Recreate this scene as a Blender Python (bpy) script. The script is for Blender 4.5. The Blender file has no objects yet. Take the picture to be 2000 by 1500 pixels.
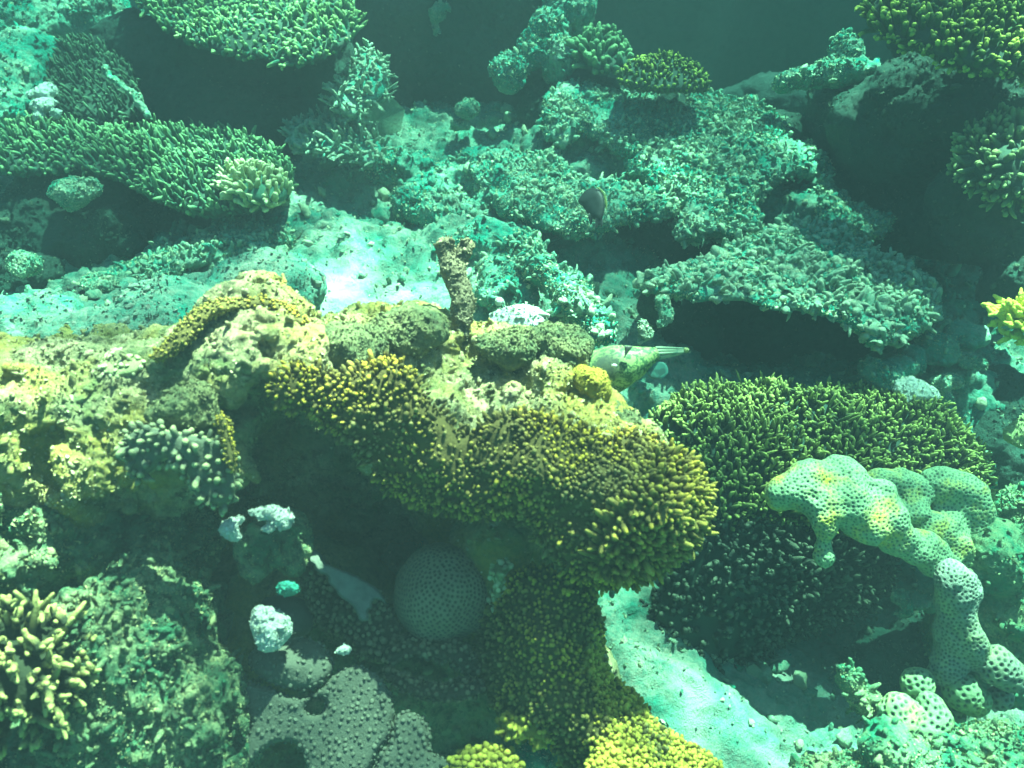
import bpy, math, random
import numpy as np
from mathutils import Vector

# ------------------------------------------------------------------ camera, water light, sun, exposure
SC = bpy.context.scene
COL = SC.collection
TH = math.radians(42.0)                      # camera pitch below the horizon
FPX = 1000.0 / math.tan(math.radians(31.0))  # focal length in pixels of the 2000 px wide frame
cam = bpy.data.objects.new('camera', bpy.data.cameras.new('camera'))
COL.objects.link(cam)
cam.location = (0, 0, 0)
cam.rotation_euler = (math.radians(90) - TH, 0, 0)
cam.data.sensor_width = 36
cam.data.lens = 18.0 / math.tan(math.radians(31.0))
cam.data.clip_start = 0.02
cam.data.clip_end = 200
cam.data.dof.use_dof = True
cam.data.dof.focus_distance = 1.9
cam.data.dof.aperture_fstop = 4.5
SC.camera = cam

SUN_FROM = Vector((0.24, 0.44, 0.87)).normalized()   # direction towards the sun: high, beyond the reef
wd = bpy.data.worlds.new('World'); SC.world = wd; wd.use_nodes = True
nt = wd.node_tree; nt.nodes.clear()
sky = nt.nodes.new('ShaderNodeTexSky'); sky.sky_type = 'NISHITA'; sky.sun_disc = False
sky.sun_elevation = math.asin(SUN_FROM.z); sky.sun_rotation = math.atan2(SUN_FROM.x, SUN_FROM.y)
bg = nt.nodes.new('ShaderNodeBackground'); bg.inputs['Strength'].default_value = 0.055
wo = nt.nodes.new('ShaderNodeOutputWorld')
nt.links.new(sky.outputs[0], bg.inputs[0]); nt.links.new(bg.outputs[0], wo.inputs[0])
sl = bpy.data.lights.new('sun', 'SUN'); sl.energy = 5.0; sl.angle = math.radians(0.5); sl.color = (1.0, 0.83, 0.70)
so = bpy.data.objects.new('sun', sl); COL.objects.link(so); so.location = SUN_FROM * 6
so.rotation_euler = (-SUN_FROM).to_track_quat('-Z', 'Y').to_euler()
SC.view_settings.view_transform = 'Standard'; SC.view_settings.look = 'None'
SC.view_settings.gamma = 1.0; SC.view_settings.exposure = 4.25
try: SC.view_settings.use_curve_mapping = False
except Exception: pass
SC.cycles.max_bounces = 5; SC.cycles.diffuse_bounces = 2; SC.cycles.volume_bounces = 0
SC.cycles.transparent_max_bounces = 8; SC.cycles.sample_clamp_indirect = 4.0
SC.cycles.caustics_reflective = False; SC.cycles.caustics_refractive = False

# ------------------------------------------------------------------ numeric helpers
rng = np.random.default_rng(7)
CT, ST = math.cos(TH), math.sin(TH)
def W(px, py, d):
    """the place seen at a picture point at depth d metres along the view axis"""
    px = np.asarray(px, float); py = np.asarray(py, float); d = np.asarray(d, float)
    x = (px - 1000) / FPX; y = (750 - py) / FPX
    return np.stack([d * x, d * (CT + y * ST), d * (-ST + y * CT)], -1)
_R = rng.uniform(-1, 1, (64, 64, 64)).astype(np.float32)
def vnoise(P):
    i = np.floor(P).astype(np.int32); f = (P - i).astype(np.float32); u = f * f * (3 - 2 * f)
    x0, y0, z0 = (i[:, 0] & 63), (i[:, 1] & 63), (i[:, 2] & 63)
    x1, y1, z1 = (x0 + 1) & 63, (y0 + 1) & 63, (z0 + 1) & 63
    ux, uy, uz = u[:, 0], u[:, 1], u[:, 2]
    a = _R[x0, y0, z0] * (1 - ux) + _R[x1, y0, z0] * ux
    b = _R[x0, y1, z0] * (1 - ux) + _R[x1, y1, z0] * ux
    c = _R[x0, y0, z1] * (1 - ux) + _R[x1, y0, z1] * ux
    d = _R[x0, y1, z1] * (1 - ux) + _R[x1, y1, z1] * ux
    e = a * (1 - uy) + b * uy; g = c * (1 - uy) + d * uy
    return e * (1 - uz) + g * uz
_rot = np.array([[0.36, 0.48, -0.8], [-0.8, 0.6, 0.0], [0.48, 0.64, 0.6]])
def fbm(P, freq, octv=4, gain=0.5, seed=0, ridged=False):
    Q = np.asarray(P, float) * freq + seed * 7.31 + 3.7
    s = 0.0; a = 1.0; tot = 0.0
    for k in range(octv):
        n = vnoise(Q)
        if ridged: n = 1 - 2 * np.abs(n)
        s = s + a * n; tot += a; a *= gain
        Q = (Q @ _rot.T) * 2.03 + 11.1
    return s / tot
def vnormals(V, faces):
    N = np.zeros_like(V)
    for F in faces:
        a, b, c = V[F[:, 0]], V[F[:, 1]], V[F[:, 2]]
        n = np.cross(b - a, c - a)
        if F.shape[1] == 4: n = n + np.cross(c - a, V[F[:, 3]] - a)
        for k in range(F.shape[1]): np.add.at(N, F[:, k], n)
    return N / np.maximum(np.linalg.norm(N, axis=1, keepdims=True), 1e-12)

class Geo:
    """collects pieces of one mesh: vertices, faces, and a per vertex 'tip' value (0 at the root, 1 at a tip)"""
    def __init__(s): s.V = []; s.F = []; s.T = []; s.n = 0
    def add(s, V, faces, tip=None):
        V = np.asarray(V, float).reshape(-1, 3)
        s.V.append(V)
        for F in (faces if isinstance(faces, (list, tuple)) else [faces]):
            if len(F): s.F.append(np.asarray(F, np.int64) + s.n)
        s.T.append(np.zeros(len(V)) if tip is None else np.asarray(tip, float).reshape(-1))
        s.n += len(V); return s
    def arrays(s): return np.concatenate(s.V), s.F, np.concatenate(s.T)

def mk(name, geo, mat, parent=None, extra=None):
    V, F, T = geo.arrays() if isinstance(geo, Geo) else geo
    if parent is not None: V = V - np.array(parent.location)
    me = bpy.data.meshes.new(name)
    me.vertices.add(len(V)); me.vertices.foreach_set('co', V.astype(np.float32).ravel())
    li = np.concatenate([f.ravel() for f in F]).astype(np.int32)
    sz = np.concatenate([np.full(len(f), f.shape[1], np.int32) for f in F])
    st = np.concatenate([[0], np.cumsum(sz)[:-1]]).astype(np.int32)
    me.loops.add(len(li)); me.loops.foreach_set('vertex_index', li)
    me.polygons.add(len(sz)); me.polygons.foreach_set('loop_start', st); me.polygons.foreach_set('loop_total', sz)
    me.polygons.foreach_set('use_smooth', np.ones(len(sz), bool))
    at = me.attributes.new('tip', 'FLOAT', 'POINT'); at.data.foreach_set('value', T.astype(np.float32))
    if extra is not None:
        ca = me.attributes.new('col', 'FLOAT_COLOR', 'POINT')
        ca.data.foreach_set('color', np.concatenate([extra, np.ones((len(extra), 1))], 1).astype(np.float32).ravel())
    me.update(calc_edges=True); me.validate()
    me.materials.append(mat)
    o = bpy.data.objects.new(name, me); COL.objects.link(o)
    if parent is not None: o.parent = parent
    return o
def tag(o, label, cat, group=None):
    o['label'] = label; o['category'] = cat
    if group: o['group'] = group
    return o
def thing(name, label, cat, loc, group=None):
    o = bpy.data.objects.new(name, None); COL.objects.link(o); o.location = [float(c) for c in loc]
    o.empty_display_size = 0.05
    return tag(o, label, cat, group)

# ------------------------------------------------------------------ shape helpers
def chaikin(P, n=2):
    P = np.asarray(P, float)
    for _ in range(n):
        Q = np.roll(P, -1, 0)
        P = np.stack([P * .75 + Q * .25, P * .25 + Q * .75], 1).reshape(-1, 2)
    return P
def densify(P, s):
    out = []
    for a, b in zip(P, np.roll(P, -1, 0)):
        k = max(1, int(np.linalg.norm(b - a) / s))
        for t in range(k): out.append(a + (b - a) * t / k)
    return np.array(out)
def poly_query(Q, P):
    """inside flag, distance to and nearest point on a closed polygon"""
    A = P; B = np.roll(P, -1, 0)
    ins = np.zeros(len(Q), bool); best = np.full(len(Q), 1e9); near = np.zeros_like(Q)
    for a, b in zip(A, B):
        c = (a[1] > Q[:, 1]) != (b[1] > Q[:, 1])
        with np.errstate(divide='ignore', invalid='ignore'):
            xi = (b[0] - a[0]) * (Q[:, 1] - a[1]) / (b[1] - a[1] + 1e-12) + a[0]
        ins ^= c & (Q[:, 0] < xi)
        ab = b - a; t = np.clip(((Q - a) @ ab) / (ab @ ab + 1e-12), 0, 1)
        n = a + t[:, None] * ab; dd = np.hypot(*(Q - n).T)
        m = dd < best; best[m] = dd[m]; near[m] = n[m]
    return ins, best, near
def rbf(ctrl_xy, val, lam=1e-4):
    X = np.asarray(ctrl_xy, float); v = np.asarray(val, float); n = len(X)
    r = np.hypot(X[:, None, 0] - X[None, :, 0], X[:, None, 1] - X[None, :, 1])
    if n < 4:
        A = np.c_[X, np.ones(n)]; co = np.linalg.lstsq(A, v, rcond=None)[0]
        return lambda q: np.c_[q, np.ones(len(q))] @ co
    Pm = np.c_[X, np.ones(n)]
    M = np.block([[r + lam * np.eye(n), Pm], [Pm.T, np.zeros((3, 3))]])
    co = np.linalg.solve(M, np.r_[v, 0, 0, 0])
    def f(q):
        out = np.c_[q, np.ones(len(q))] @ co[n:]
        for k in range(n): out = out + co[k] * np.hypot(q[:, 0] - X[k, 0], q[:, 1] - X[k, 1])
        return out
    return f
def sheet(poly, ctrl, step=5, thick=.03, edge=25, amp=0., freq=20, wob=4, holes=(), seed=0, round_=0.5, smooth=2, edge_drop=0.0):
    """a coral plate: outline + depths -> closed sheet with rounded rim. returns (V, faces, front count, front normals, edge distance, pixel coords)"""
    P = densify(chaikin(poly, smooth), 8)
    if wob:
        c = np.c_[P / 1000., np.zeros(len(P))]
        P = P + wob * np.stack([fbm(c, 30, 3, .6, seed + 1), fbm(c, 30, 3, .6, seed + 2)], 1)
    lo = P.min(0) - step * 2; hi = P.max(0) + step * 2
    gx = np.arange(lo[0], hi[0], step); gy = np.arange(lo[1], hi[1], step)
    nx, ny = len(gx), len(gy)
    Q = np.stack(np.meshgrid(gx, gy, indexing='ij'), -1).reshape(-1, 2)
    ins, dist, near = poly_query(Q, P)
    snap = (~ins) & (dist < step * 1.1)
    Q[snap] = near[snap]; ok = ins | snap; dist[~ins] = 0
    for hole in holes:
        HP = densify(chaikin(hole, 2), 6)
        hi_, hd, hn = poly_query(Q, HP)
        s2 = hi_ & (hd < step * 1.1); Q[s2] = hn[s2]; ok &= (~hi_) | s2
        dist = np.where(hi_, 0, np.minimum(dist, hd))
    I = np.arange(nx * ny).reshape(nx, ny)
    F = np.stack([I[:-1, :-1], I[1:, :-1], I[1:, 1:], I[:-1, 1:]], -1).reshape(-1, 4)
    F = F[ok[F].all(1)]
    used = np.unique(F); mp = np.full(nx * ny, -1); mp[used] = np.arange(len(used)); F = mp[F]
    Q = Q[used]; dist = dist[used]
    c = np.asarray(ctrl, float)
    df = rbf(c[:, :2] / 500., c[:, 2]); d = df(Q / 500.)
    prof = np.clip(dist / edge, 0, 1) ; prof = np.sqrt(np.maximum(1 - (1 - prof) ** 2, 0))
    d = d + edge_drop * (1 - prof)
    X = W(Q[:, 0], Q[:, 1], d)
    if amp: d = d + amp * fbm(X, freq, 4, .5, seed) * (0.3 + 0.7 * prof)
    t = thick * (prof * round_ + (1 - round_) * np.clip(dist / (edge * .3), 0, 1))
    Vf = W(Q[:, 0], Q[:, 1], d - t * .35); Vb = W(Q[:, 0], Q[:, 1], d + t * .65)
    n = len(Vf)
    # grid order: +x then +y(down): front face must look at the camera
    Ff = F[:, ::-1]; Fb = F + n
    e = np.concatenate([Ff[:, [0, 1]], Ff[:, [1, 2]], Ff[:, [2, 3]], Ff[:, [3, 0]]])
    key = e[:, 0] * n + e[:, 1]; rk = e[:, 1] * n + e[:, 0]
    bd = e[~np.isin(key, rk)]
    side = np.c_[bd[:, 1], bd[:, 0], bd[:, 0] + n, bd[:, 1] + n]
    V = np.concatenate([Vf, Vb]); faces = [Ff, Fb, side]
    # orient towards the camera
    N = vnormals(Vf, [Ff])
    if (np.einsum('ij,ij->i', N, -Vf) < 0).mean() > .5:
        faces = [f[:, ::-1] for f in faces]; N = -N
    return V, faces, n, N, dist, Q
def surf_sample(V, F, n, mind, w=None, r=None):
    r = r or rng
    a, b, c = V[F[:, 0]], V[F[:, 1]], V[F[:, 2]]
    e = V[F[:, 3]] if F.shape[1] == 4 else c
    ar = np.linalg.norm(np.cross(c - a, e - b), axis=1) + 1e-12
    if w is not None: ar = ar * w[F].mean(1)
    fi = r.choice(len(F), n * 3, p=ar / ar.sum())
    u, v = r.random(len(fi))[:, None], r.random(len(fi))[:, None]
    p = (a[fi] * (1 - u) + b[fi] * u) * (1 - v) + (e[fi] * (1 - u) + c[fi] * u) * v
    keep = []; grid = {}
    for k, q in enumerate(p):
        g = tuple(np.floor(q / mind).astype(int)); bad = False
        for dx in (-1, 0, 1):
            for dy in (-1, 0, 1):
                for dz in (-1, 0, 1):
                    for j in grid.get((g[0] + dx, g[1] + dy, g[2] + dz), ()):
                        if ((p[j] - q) ** 2).sum() < mind * mind: bad = True; break
                    if bad: break
                if bad: break
            if bad: break
        if bad: continue
        grid.setdefault(g, []).append(k); keep.append(k)
        if len(keep) >= n: break
    return p[keep], F[fi[keep], 0]
def unit(v): return v / np.maximum(np.linalg.norm(v, axis=-1, keepdims=True), 1e-12)
def fingers(pos, axis, L, R, rings=5, seg=6, bump=.12, prof='finger', bend=.12, r=None):
    """rounded stubby fingers; returns V (N,k,3), face template, tip template"""
    r = r or rng
    N = len(pos); axis = unit(np.asarray(axis, float)); L = np.broadcast_to(L, (N,)); R = np.broadcast_to(R, (N,))
    h = np.where(np.abs(axis[:, 2:3]) < .9, [[0, 0, 1.]], [[1., 0, 0]])
    b1 = unit(np.cross(axis, h)); b2 = np.cross(axis, b1)
    ts = {'finger': [-.08, .3, .58, .8, .93], 'knob': [-.2, .25, .55, .8, .94], 'long': [-.05, .2, .4, .6, .8, .93]}[prof]
    rs = {'finger': [1.1, 1., .92, .8, .5], 'knob': [.85, .95, 1.05, .9, .52], 'long': [1.2, 1., .93, .88, .74, .45]}[prof]
    bd = r.normal(size=(N, 3)); bd -= (bd * axis).sum(1, keepdims=True) * axis; bd *= bend
    ang = np.arange(seg) * 2 * math.pi / seg + r.random((N, 1)) * 6.28
    ca, sa = np.cos(ang), np.sin(ang)
    out = []
    for t, q in zip(ts, rs):
        c = pos + axis * (L * t)[:, None] + bd * (L * t * abs(t))[:, None]
        rad = (R * q)[:, None] * (1 + bump * r.uniform(-1, 1, (N, seg)))
        out.append(c[:, None] + rad[..., None] * (ca[..., None] * b1[:, None] + sa[..., None] * b2[:, None]))
    tipv = pos + axis * L[:, None] + bd * L[:, None]
    V = np.concatenate(out + [tipv[:, None]], 1)
    nr = len(ts); k = nr * seg + 1
    i = np.arange(seg); j = (i + 1) % seg
    Fq = np.concatenate([np.c_[i + a * seg, j + a * seg, j + (a + 1) * seg, i + (a + 1) * seg] for a in range(nr - 1)])
    Ft = np.c_[i + (nr - 1) * seg, j + (nr - 1) * seg, np.full(seg, k - 1)]
    tip = np.r_[np.repeat(np.clip(ts, 0, 1), seg), 1.0]
    return V, (Fq, Ft), tip
def add_fingers(geo, V, FT, tip, tipmul=None):
    N, k = V.shape[:2]
    off = (np.arange(N) * k)[:, None, None]
    T = np.tile(tip, (N, 1))
    if tipmul is not None: T = T * tipmul[:, None]
    geo.add(V.reshape(-1, 3), [(FT[0][None] + off).reshape(-1, 4), (FT[1][None] + off).reshape(-1, 3)], T)
def tube(pts, rad, seg=7, bump=.1, r=None):
    r = r or rng
    P = np.asarray(pts, float); rad = np.asarray(rad, float); m = len(P)
    T = unit(np.gradient(P, axis=0)); V = []
    b1 = unit(np.cross(T[0], [0.31, 0.2, .93])); 
    for k in range(m):
        b1 = unit(b1 - (b1 @ T[k]) * T[k]); b2 = np.cross(T[k], b1)
        a = np.arange(seg) * 2 * math.pi / seg
        rr = rad[k] * (1 + bump * r.uniform(-1, 1, seg))
        V.append(P[k] + rr[:, None] * (np.cos(a)[:, None] * b1 + np.sin(a)[:, None] * b2))
    tipv = P[-1] + T[-1] * rad[-1] * .9
    V = np.concatenate(V + [tipv[None]]); i = np.arange(seg); j = (i + 1) % seg
    Fq = np.concatenate([np.c_[i + q * seg, j + q * seg, j + (q + 1) * seg, i + (q + 1) * seg] for q in range(m - 1)])
    Ft = np.c_[i + (m - 1) * seg, j + (m - 1) * seg, np.full(seg, m * seg)]
    tip = np.r_[np.repeat(np.linspace(0, 1, m), seg), 1]
    return V, [Fq, Ft], tip
def surface_nets(f, org, h):
    s = f < 0
    def c8(a):
        for dx in (0, 1):
            for dy in (0, 1):
                for dz in (0, 1):
                    yield a[dx:a.shape[0] - 1 + dx, dy:a.shape[1] - 1 + dy, dz:a.shape[2] - 1 + dz]
    cnt = sum(x.astype(np.int8) for x in c8(s)); act = (cnt > 0) & (cnt < 8)
    I = np.argwhere(act); idm = np.full(act.shape, -1, np.int64); idm[act] = np.arange(len(I))
    acc = np.zeros((len(I), 3)); num = np.zeros(len(I))
    cs = [(x, y, z) for x in (0, 1) for y in (0, 1) for z in (0, 1)]
    for a in cs:
        for ax in range(3):
            if a[ax]: continue
            b = list(a); b[ax] = 1
            fa = f[I[:, 0] + a[0], I[:, 1] + a[1], I[:, 2] + a[2]]; fb = f[I[:, 0] + b[0], I[:, 1] + b[1], I[:, 2] + b[2]]
            m = (fa < 0) != (fb < 0)
            t = fa[m] / (fa[m] - fb[m]); p = np.tile(np.array(a, float), (m.sum(), 1)); p[:, ax] = t
            acc[m] += p; num[m] += 1
    V = (I + acc / num[:, None]) * h + org
    faces = []
    for ax in range(3):
        u, v = (ax + 1) % 3, (ax + 2) % 3
        sl0 = [slice(None)] * 3; sl1 = [slice(None)] * 3
        sl0[ax] = slice(0, -1); sl1[ax] = slice(1, None)
        for q in (u, v): sl0[q] = slice(1, -1); sl1[q] = slice(1, -1)
        a = s[tuple(sl0)]; b = s[tuple(sl1)]
        E = np.argwhere(a != b)
        if not len(E): continue
        inside = a[tuple(E.T)]
        E = E.copy(); E[:, u] += 1; E[:, v] += 1
        def cell(du, dv):
            C = E.copy(); C[:, u] -= du; C[:, v] -= dv
            return idm[C[:, 0], C[:, 1], C[:, 2]]
        q = np.c_[cell(1, 1), cell(0, 1), cell(0, 0), cell(1, 0)]
        q[~inside] = q[~inside][:, ::-1]
        faces.append(q)
    F = np.concatenate(faces); return V, F[(F >= 0).all(1)]
def subdivide(V, F):
    n = len(V); e = np.sort(np.concatenate([F[:, [0, 1]], F[:, [1, 2]], F[:, [2, 3]], F[:, [3, 0]]]), 1)
    key = e[:, 0] * n + e[:, 1]; uq, inv = np.unique(key, return_inverse=True)
    M = (V[uq // n] + V[uq % n]) / 2; q = len(F); m = [inv[k * q:(k + 1) * q] + n for k in range(4)]
    c = np.arange(q) + n + len(uq); VV = np.concatenate([V, M, V[F].mean(1)])
    return VV, np.concatenate([np.c_[F[:, 0], m[0], c, m[3]], np.c_[m[0], F[:, 1], m[1], c], np.c_[c, m[1], F[:, 2], m[2]], np.c_[m[3], c, m[2], F[:, 3]]])
def mass(prims, vox=.01, k=.04, n1=(.03, 7), n2=(.01, 25), n3=(.004, 70), cut=(), seed=0, pad=.07, pits=(0, 20), sub=1, n4=.0, kcap=True):
    """smooth union of ellipsoids ('e', centre, radii) and tapered rods ('c', a, b, ra, rb), roughened: one closed mesh"""
    if kcap: k = min(k, .55 * min(min(np.atleast_1d(p[2])) if p[0] == 'e' else min(p[3:]) for p in prims))
    lo = np.full(3, 1e9); hi = -lo
    for p in prims:
        if p[0] == 'e': lo = np.minimum(lo, np.array(p[1]) - p[2]); hi = np.maximum(hi, np.array(p[1]) + p[2])
        else:
            for c, r in ((p[1], p[3]), (p[2], p[4])): lo = np.minimum(lo, np.array(c) - r); hi = np.maximum(hi, np.array(c) + r)
    lo -= pad; hi += pad
    ax = [np.arange(lo[i], hi[i], vox) for i in range(3)]
    sh = tuple(len(a) for a in ax)
    P = np.stack(np.meshgrid(*ax, indexing='ij'), -1).reshape(-1, 3).astype(np.float32)
    def prim(p):
        if p[0] == 'e':
            c = np.array(p[1], np.float32); r = np.array(p[2], np.float32) * np.ones(3, np.float32)
            q = (P - c) / r; k0 = np.linalg.norm(q, axis=1); k1 = np.linalg.norm(q / r, axis=1)
            return k0 * (k0 - 1) / np.maximum(k1, 1e-6)
        a = np.array(p[1], np.float32); b = np.array(p[2], np.float32); ab = b - a
        t = np.clip(((P - a) @ ab) / max(float(ab @ ab), 1e-9), 0, 1)
        return np.linalg.norm(P - a - t[:, None] * ab, axis=1) - (p[3] + (p[4] - p[3]) * t)
    f = None
    for p in prims:
        g = prim(p)
        if f is None: f = g; continue
        h = np.clip(.5 + .5 * (g - f) / k, 0, 1); f = g * (1 - h) + f * h - k * h * (1 - h)
    for p in cut:
        g = -prim(p); kk = .02
        h = np.clip(.5 - .5 * (f - g) / kk * 1.0, 0, 1) if False else None
        f = np.maximum(f, g)
    m = np.abs(f) < (n1[0] * 1.3 + n2[0] + vox * 2.5)
    if n1[0]: f[m] += n1[0] * fbm(P[m], n1[1], 3, .5, seed)
    if n2[0]: f[m] += n2[0] * (.6 * fbm(P[m], n2[1], 3, .55, seed + 3) - .5 * fbm(P[m], n2[1] * .8, 2, .5, seed + 8, True))
    if pits[0]: f[m] += pits[0] * np.clip(fbm(P[m], pits[1], 2, .5, seed + 9) * 3.2 - .75, 0, 1.2)
    f3 = f.reshape(sh)
    f3[0] = f3[-1] = 1; f3[:, 0] = f3[:, -1] = 1; f3[:, :, 0] = f3[:, :, -1] = 1
    V, F = surface_nets(f3, lo, vox)
    if sub: V, F = subdivide(V, F)
    if n3[0]:
        N = vnormals(V, [F]); V = V + N * (n3[0] * fbm(V, n3[1], 3, .65, seed + 5, True))[:, None]
    if n4:
        N = vnormals(V, [F]); V = V + N * (n4 * fbm(V, 170, 2, .6, seed + 6))[:, None]
    return V, F
# little irregular stones used for rubble and crusts
def _ico():
    t = (1 + 5 ** .5) / 2
    v = np.array([(-1, t, 0), (1, t, 0), (-1, -t, 0), (1, -t, 0), (0, -1, t), (0, 1, t), (0, -1, -t), (0, 1, -t), (t, 0, -1), (t, 0, 1), (-t, 0, -1), (-t, 0, 1)], float)
    f = [(0, 11, 5), (0, 5, 1), (0, 1, 7), (0, 7, 10), (0, 10, 11), (1, 5, 9), (5, 11, 4), (11, 10, 2), (10, 7, 6), (7, 1, 8), (3, 9, 4), (3, 4, 2), (3, 2, 6), (3, 6, 8), (3, 8, 9), (4, 9, 5), (2, 4, 11), (6, 2, 10), (8, 6, 7), (9, 8, 1)]
    v = list(unit(v)); cache = {}; g = []
    def mid(a, b):
        k = (min(a, b), max(a, b))
        if k not in cache: cache[k] = len(v); v.append(unit(v[a] + v[b]))
        return cache[k]
    for a, b, c in f:
        x, y, z = mid(a, b), mid(b, c), mid(c, a); g += [(a, x, z), (b, y, x), (c, z, y), (x, y, z)]
    return np.array(v), np.array(g)
_IV, _IF = _ico()
_ST = [_IV * (1 + .85 * fbm(_IV + q * 9, 2.1, 2, .8, q))[:, None] * np.array([1, .75, .8]) for q in range(16)]
def stones(geo, pos, size, flat=.7, tip=0.0, r=None):
    r = r or rng
    N = len(pos); k = len(_IV); Q = np.empty((N, k, 3))
    a = r.normal(size=(N, 4)); a /= np.linalg.norm(a, axis=1, keepdims=True); w, x, y, z = a.T
    M = np.stack([1 - 2 * (y * y + z * z), 2 * (x * y - z * w), 2 * (x * z + y * w), 2 * (x * y + z * w), 1 - 2 * (x * x + z * z), 2 * (y * z - x * w), 2 * (x * z - y * w), 2 * (y * z + x * w), 1 - 2 * (x * x + y * y)], 1).reshape(N, 3, 3)
    sc = np.asarray(size).reshape(-1, 1) * np.c_[np.ones(N), r.uniform(.55, 1, N), r.uniform(.4, flat, N)]
    ti = r.integers(0, len(_ST), N)
    base = np.stack(_ST)[ti] * sc[:, None]
    Q = np.einsum('nij,nkj->nki', M, base) + pos[:, None]
    F = (_IF[None] + (np.arange(N) * k)[:, None, None]).reshape(-1, 3)
    geo.add(Q.reshape(-1, 3), F, np.full(N * k, tip) if np.isscalar(tip) else np.repeat(tip, k))

def flakes(geo, pos, nrm, size, tip, r=None):
    """little crinkled tufts of leafy turf standing off a surface"""
    r = r or rng; N = len(pos); size = np.asarray(size)
    up = unit(nrm + r.normal(0, .75, (N, 3))); b1 = unit(np.cross(up, r.normal(size=(N, 3)))); b2 = np.cross(up, b1)
    rows = []
    w = [.8, 1.0, .75]
    for k in range(3):
        c = pos + up * (size * (k * .62 - .25))[:, None] + b2 * (size * .3 * k * k * r.uniform(-.5, .5, N))[:, None]
        for sgn in (-1, 0, 1):
            rows.append(c + b1 * (sgn * size * w[k] * r.uniform(.4, .75, N))[:, None] + b2 * (size * (abs(sgn) - .5) * r.uniform(-.45, .45, N))[:, None] + up * (size * r.uniform(-.16, .16, N))[:, None])
    V = np.stack(rows, 1); o = (np.arange(N) * 9)[:, None, None]
    q = np.array([(0, 1, 4, 3), (1, 2, 5, 4), (3, 4, 7, 6), (4, 5, 8, 7)])
    geo.add(V.reshape(-1, 3), (q[None] + o).reshape(-1, 4), np.repeat(tip, 9))

# ------------------------------------------------------------------ materials
def newmat(name):
    m = bpy.data.materials.new(name); m.use_nodes = True
    n = m.node_tree; b = n.nodes['Principled BSDF']; b.inputs['Roughness'].default_value = .85
    b.inputs['Specular IOR Level'].default_value = .15
    return m, n, b
class NB:
    def __init__(s, n): s.n = n; s.pos = n.nodes.new('ShaderNodeNewGeometry').outputs['Position']
    def noise(s, scale, detail=6, rough=.6, dist=0.):
        t = s.n.nodes.new('ShaderNodeTexNoise'); t.inputs['Scale'].default_value = scale; t.inputs['Detail'].default_value = detail
        t.inputs['Roughness'].default_value = rough; t.inputs['Distortion'].default_value = dist
        s.n.links.new(s.pos, t.inputs['Vector']); return t.outputs['Fac']
    def voro(s, scale, feat='F1', rand=1.0):
        t = s.n.nodes.new('ShaderNodeTexVoronoi'); t.feature = feat; t.inputs['Scale'].default_value = scale
        t.inputs['Randomness'].default_value = rand
        s.n.links.new(s.pos, t.inputs['Vector']); return t.outputs['Distance']
    def ramp(s, fac, stops):
        r = s.n.nodes.new('ShaderNodeValToRGB'); e = r.color_ramp.elements
        while len(e) < len(stops): e.new(.5)
        for q, (p, c) in zip(e, stops):
            q.position = p; q.color = (c, c, c, 1) if np.isscalar(c) else (*c, 1)
        s.n.links.new(fac, r.inputs[0]); return r.outputs[0]
    def mix(s, fac, a, b, mode='MIX'):
        m = s.n.nodes.new('ShaderNodeMix'); m.data_type = 'RGBA'; m.blend_type = mode
        for sock, v in ((m.inputs[0], fac), (m.inputs[6], a), (m.inputs[7], b)):
            if hasattr(v, 'is_linked') or hasattr(v, 'links'): s.n.links.new(v, sock)
            elif np.isscalar(v): sock.default_value = v if sock.type == 'VALUE' else (v, v, v, 1)
            else: sock.default_value = (*v, 1)
        return m.outputs[2]
    def math(s, op, a, b=0.):
        m = s.n.nodes.new('ShaderNodeMath'); m.operation = op
        for sock, v in ((m.inputs[0], a), (m.inputs[1], b)):
            if hasattr(v, 'links'): s.n.links.new(v, sock)
            else: sock.default_value = v
        return m.outputs[0]
    def attr(s, name, out='Fac'):
        a = s.n.nodes.new('ShaderNodeAttribute'); a.attribute_name = name; return a.outputs[out]
    def bump(s, b, h, dist=.004, strength=1.0):
        q = s.n.nodes.new('ShaderNodeBump'); q.inputs['Distance'].default_value = dist; q.inputs['Strength'].default_value = strength
        s.n.links.new(h, q.inputs['Height']); s.n.links.new(q.outputs[0], b.inputs['Normal'])
def rock_mat(name, pale, algae, turf, bias=.5, s=1.0, tipcol=None, warm=None, tipf=1.0, tlo=.52):
    m, n, b = newmat(name); B = NB(n)
    c = B.mix(B.ramp(B.noise(7 * s, 8, .68, .3), [(bias - .13, 0.), (bias + .13, 1.)]), algae, pale)  # teal algae and cream; the mottling also stands in for half-lit and bright tones
    c = B.mix(B.ramp(B.noise(26 * s, 6, .7), [(tlo, 0.), (tlo + .13, .92)]), c, turf)
    if warm: c = B.mix(B.ramp(B.noise(3.2 * s, 4, .6), [(.46, 0.), (.62, .85)]), c, warm)
    c = B.mix(B.ramp(B.noise(90 * s, 4, .7), [(.35, .55), (.65, 0.)]), c, algae)
    c = B.mix(B.ramp(B.noise(150 * s, 3, .7), [(.42, .45), (.6, 1.15)]), 0., c, 'MIX') if False else c
    if tipcol: c = B.mix(B.math('MULTIPLY', B.attr('tip'), tipf), c, tipcol)
    n.links.new(c, b.inputs['Base Color'])
    h = B.math('ADD', B.noise(60 * s, 6, .75), B.math('MULTIPLY', B.noise(210 * s, 3, .7), .5))
    B.bump(b, h, .012, .9); return m
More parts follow.
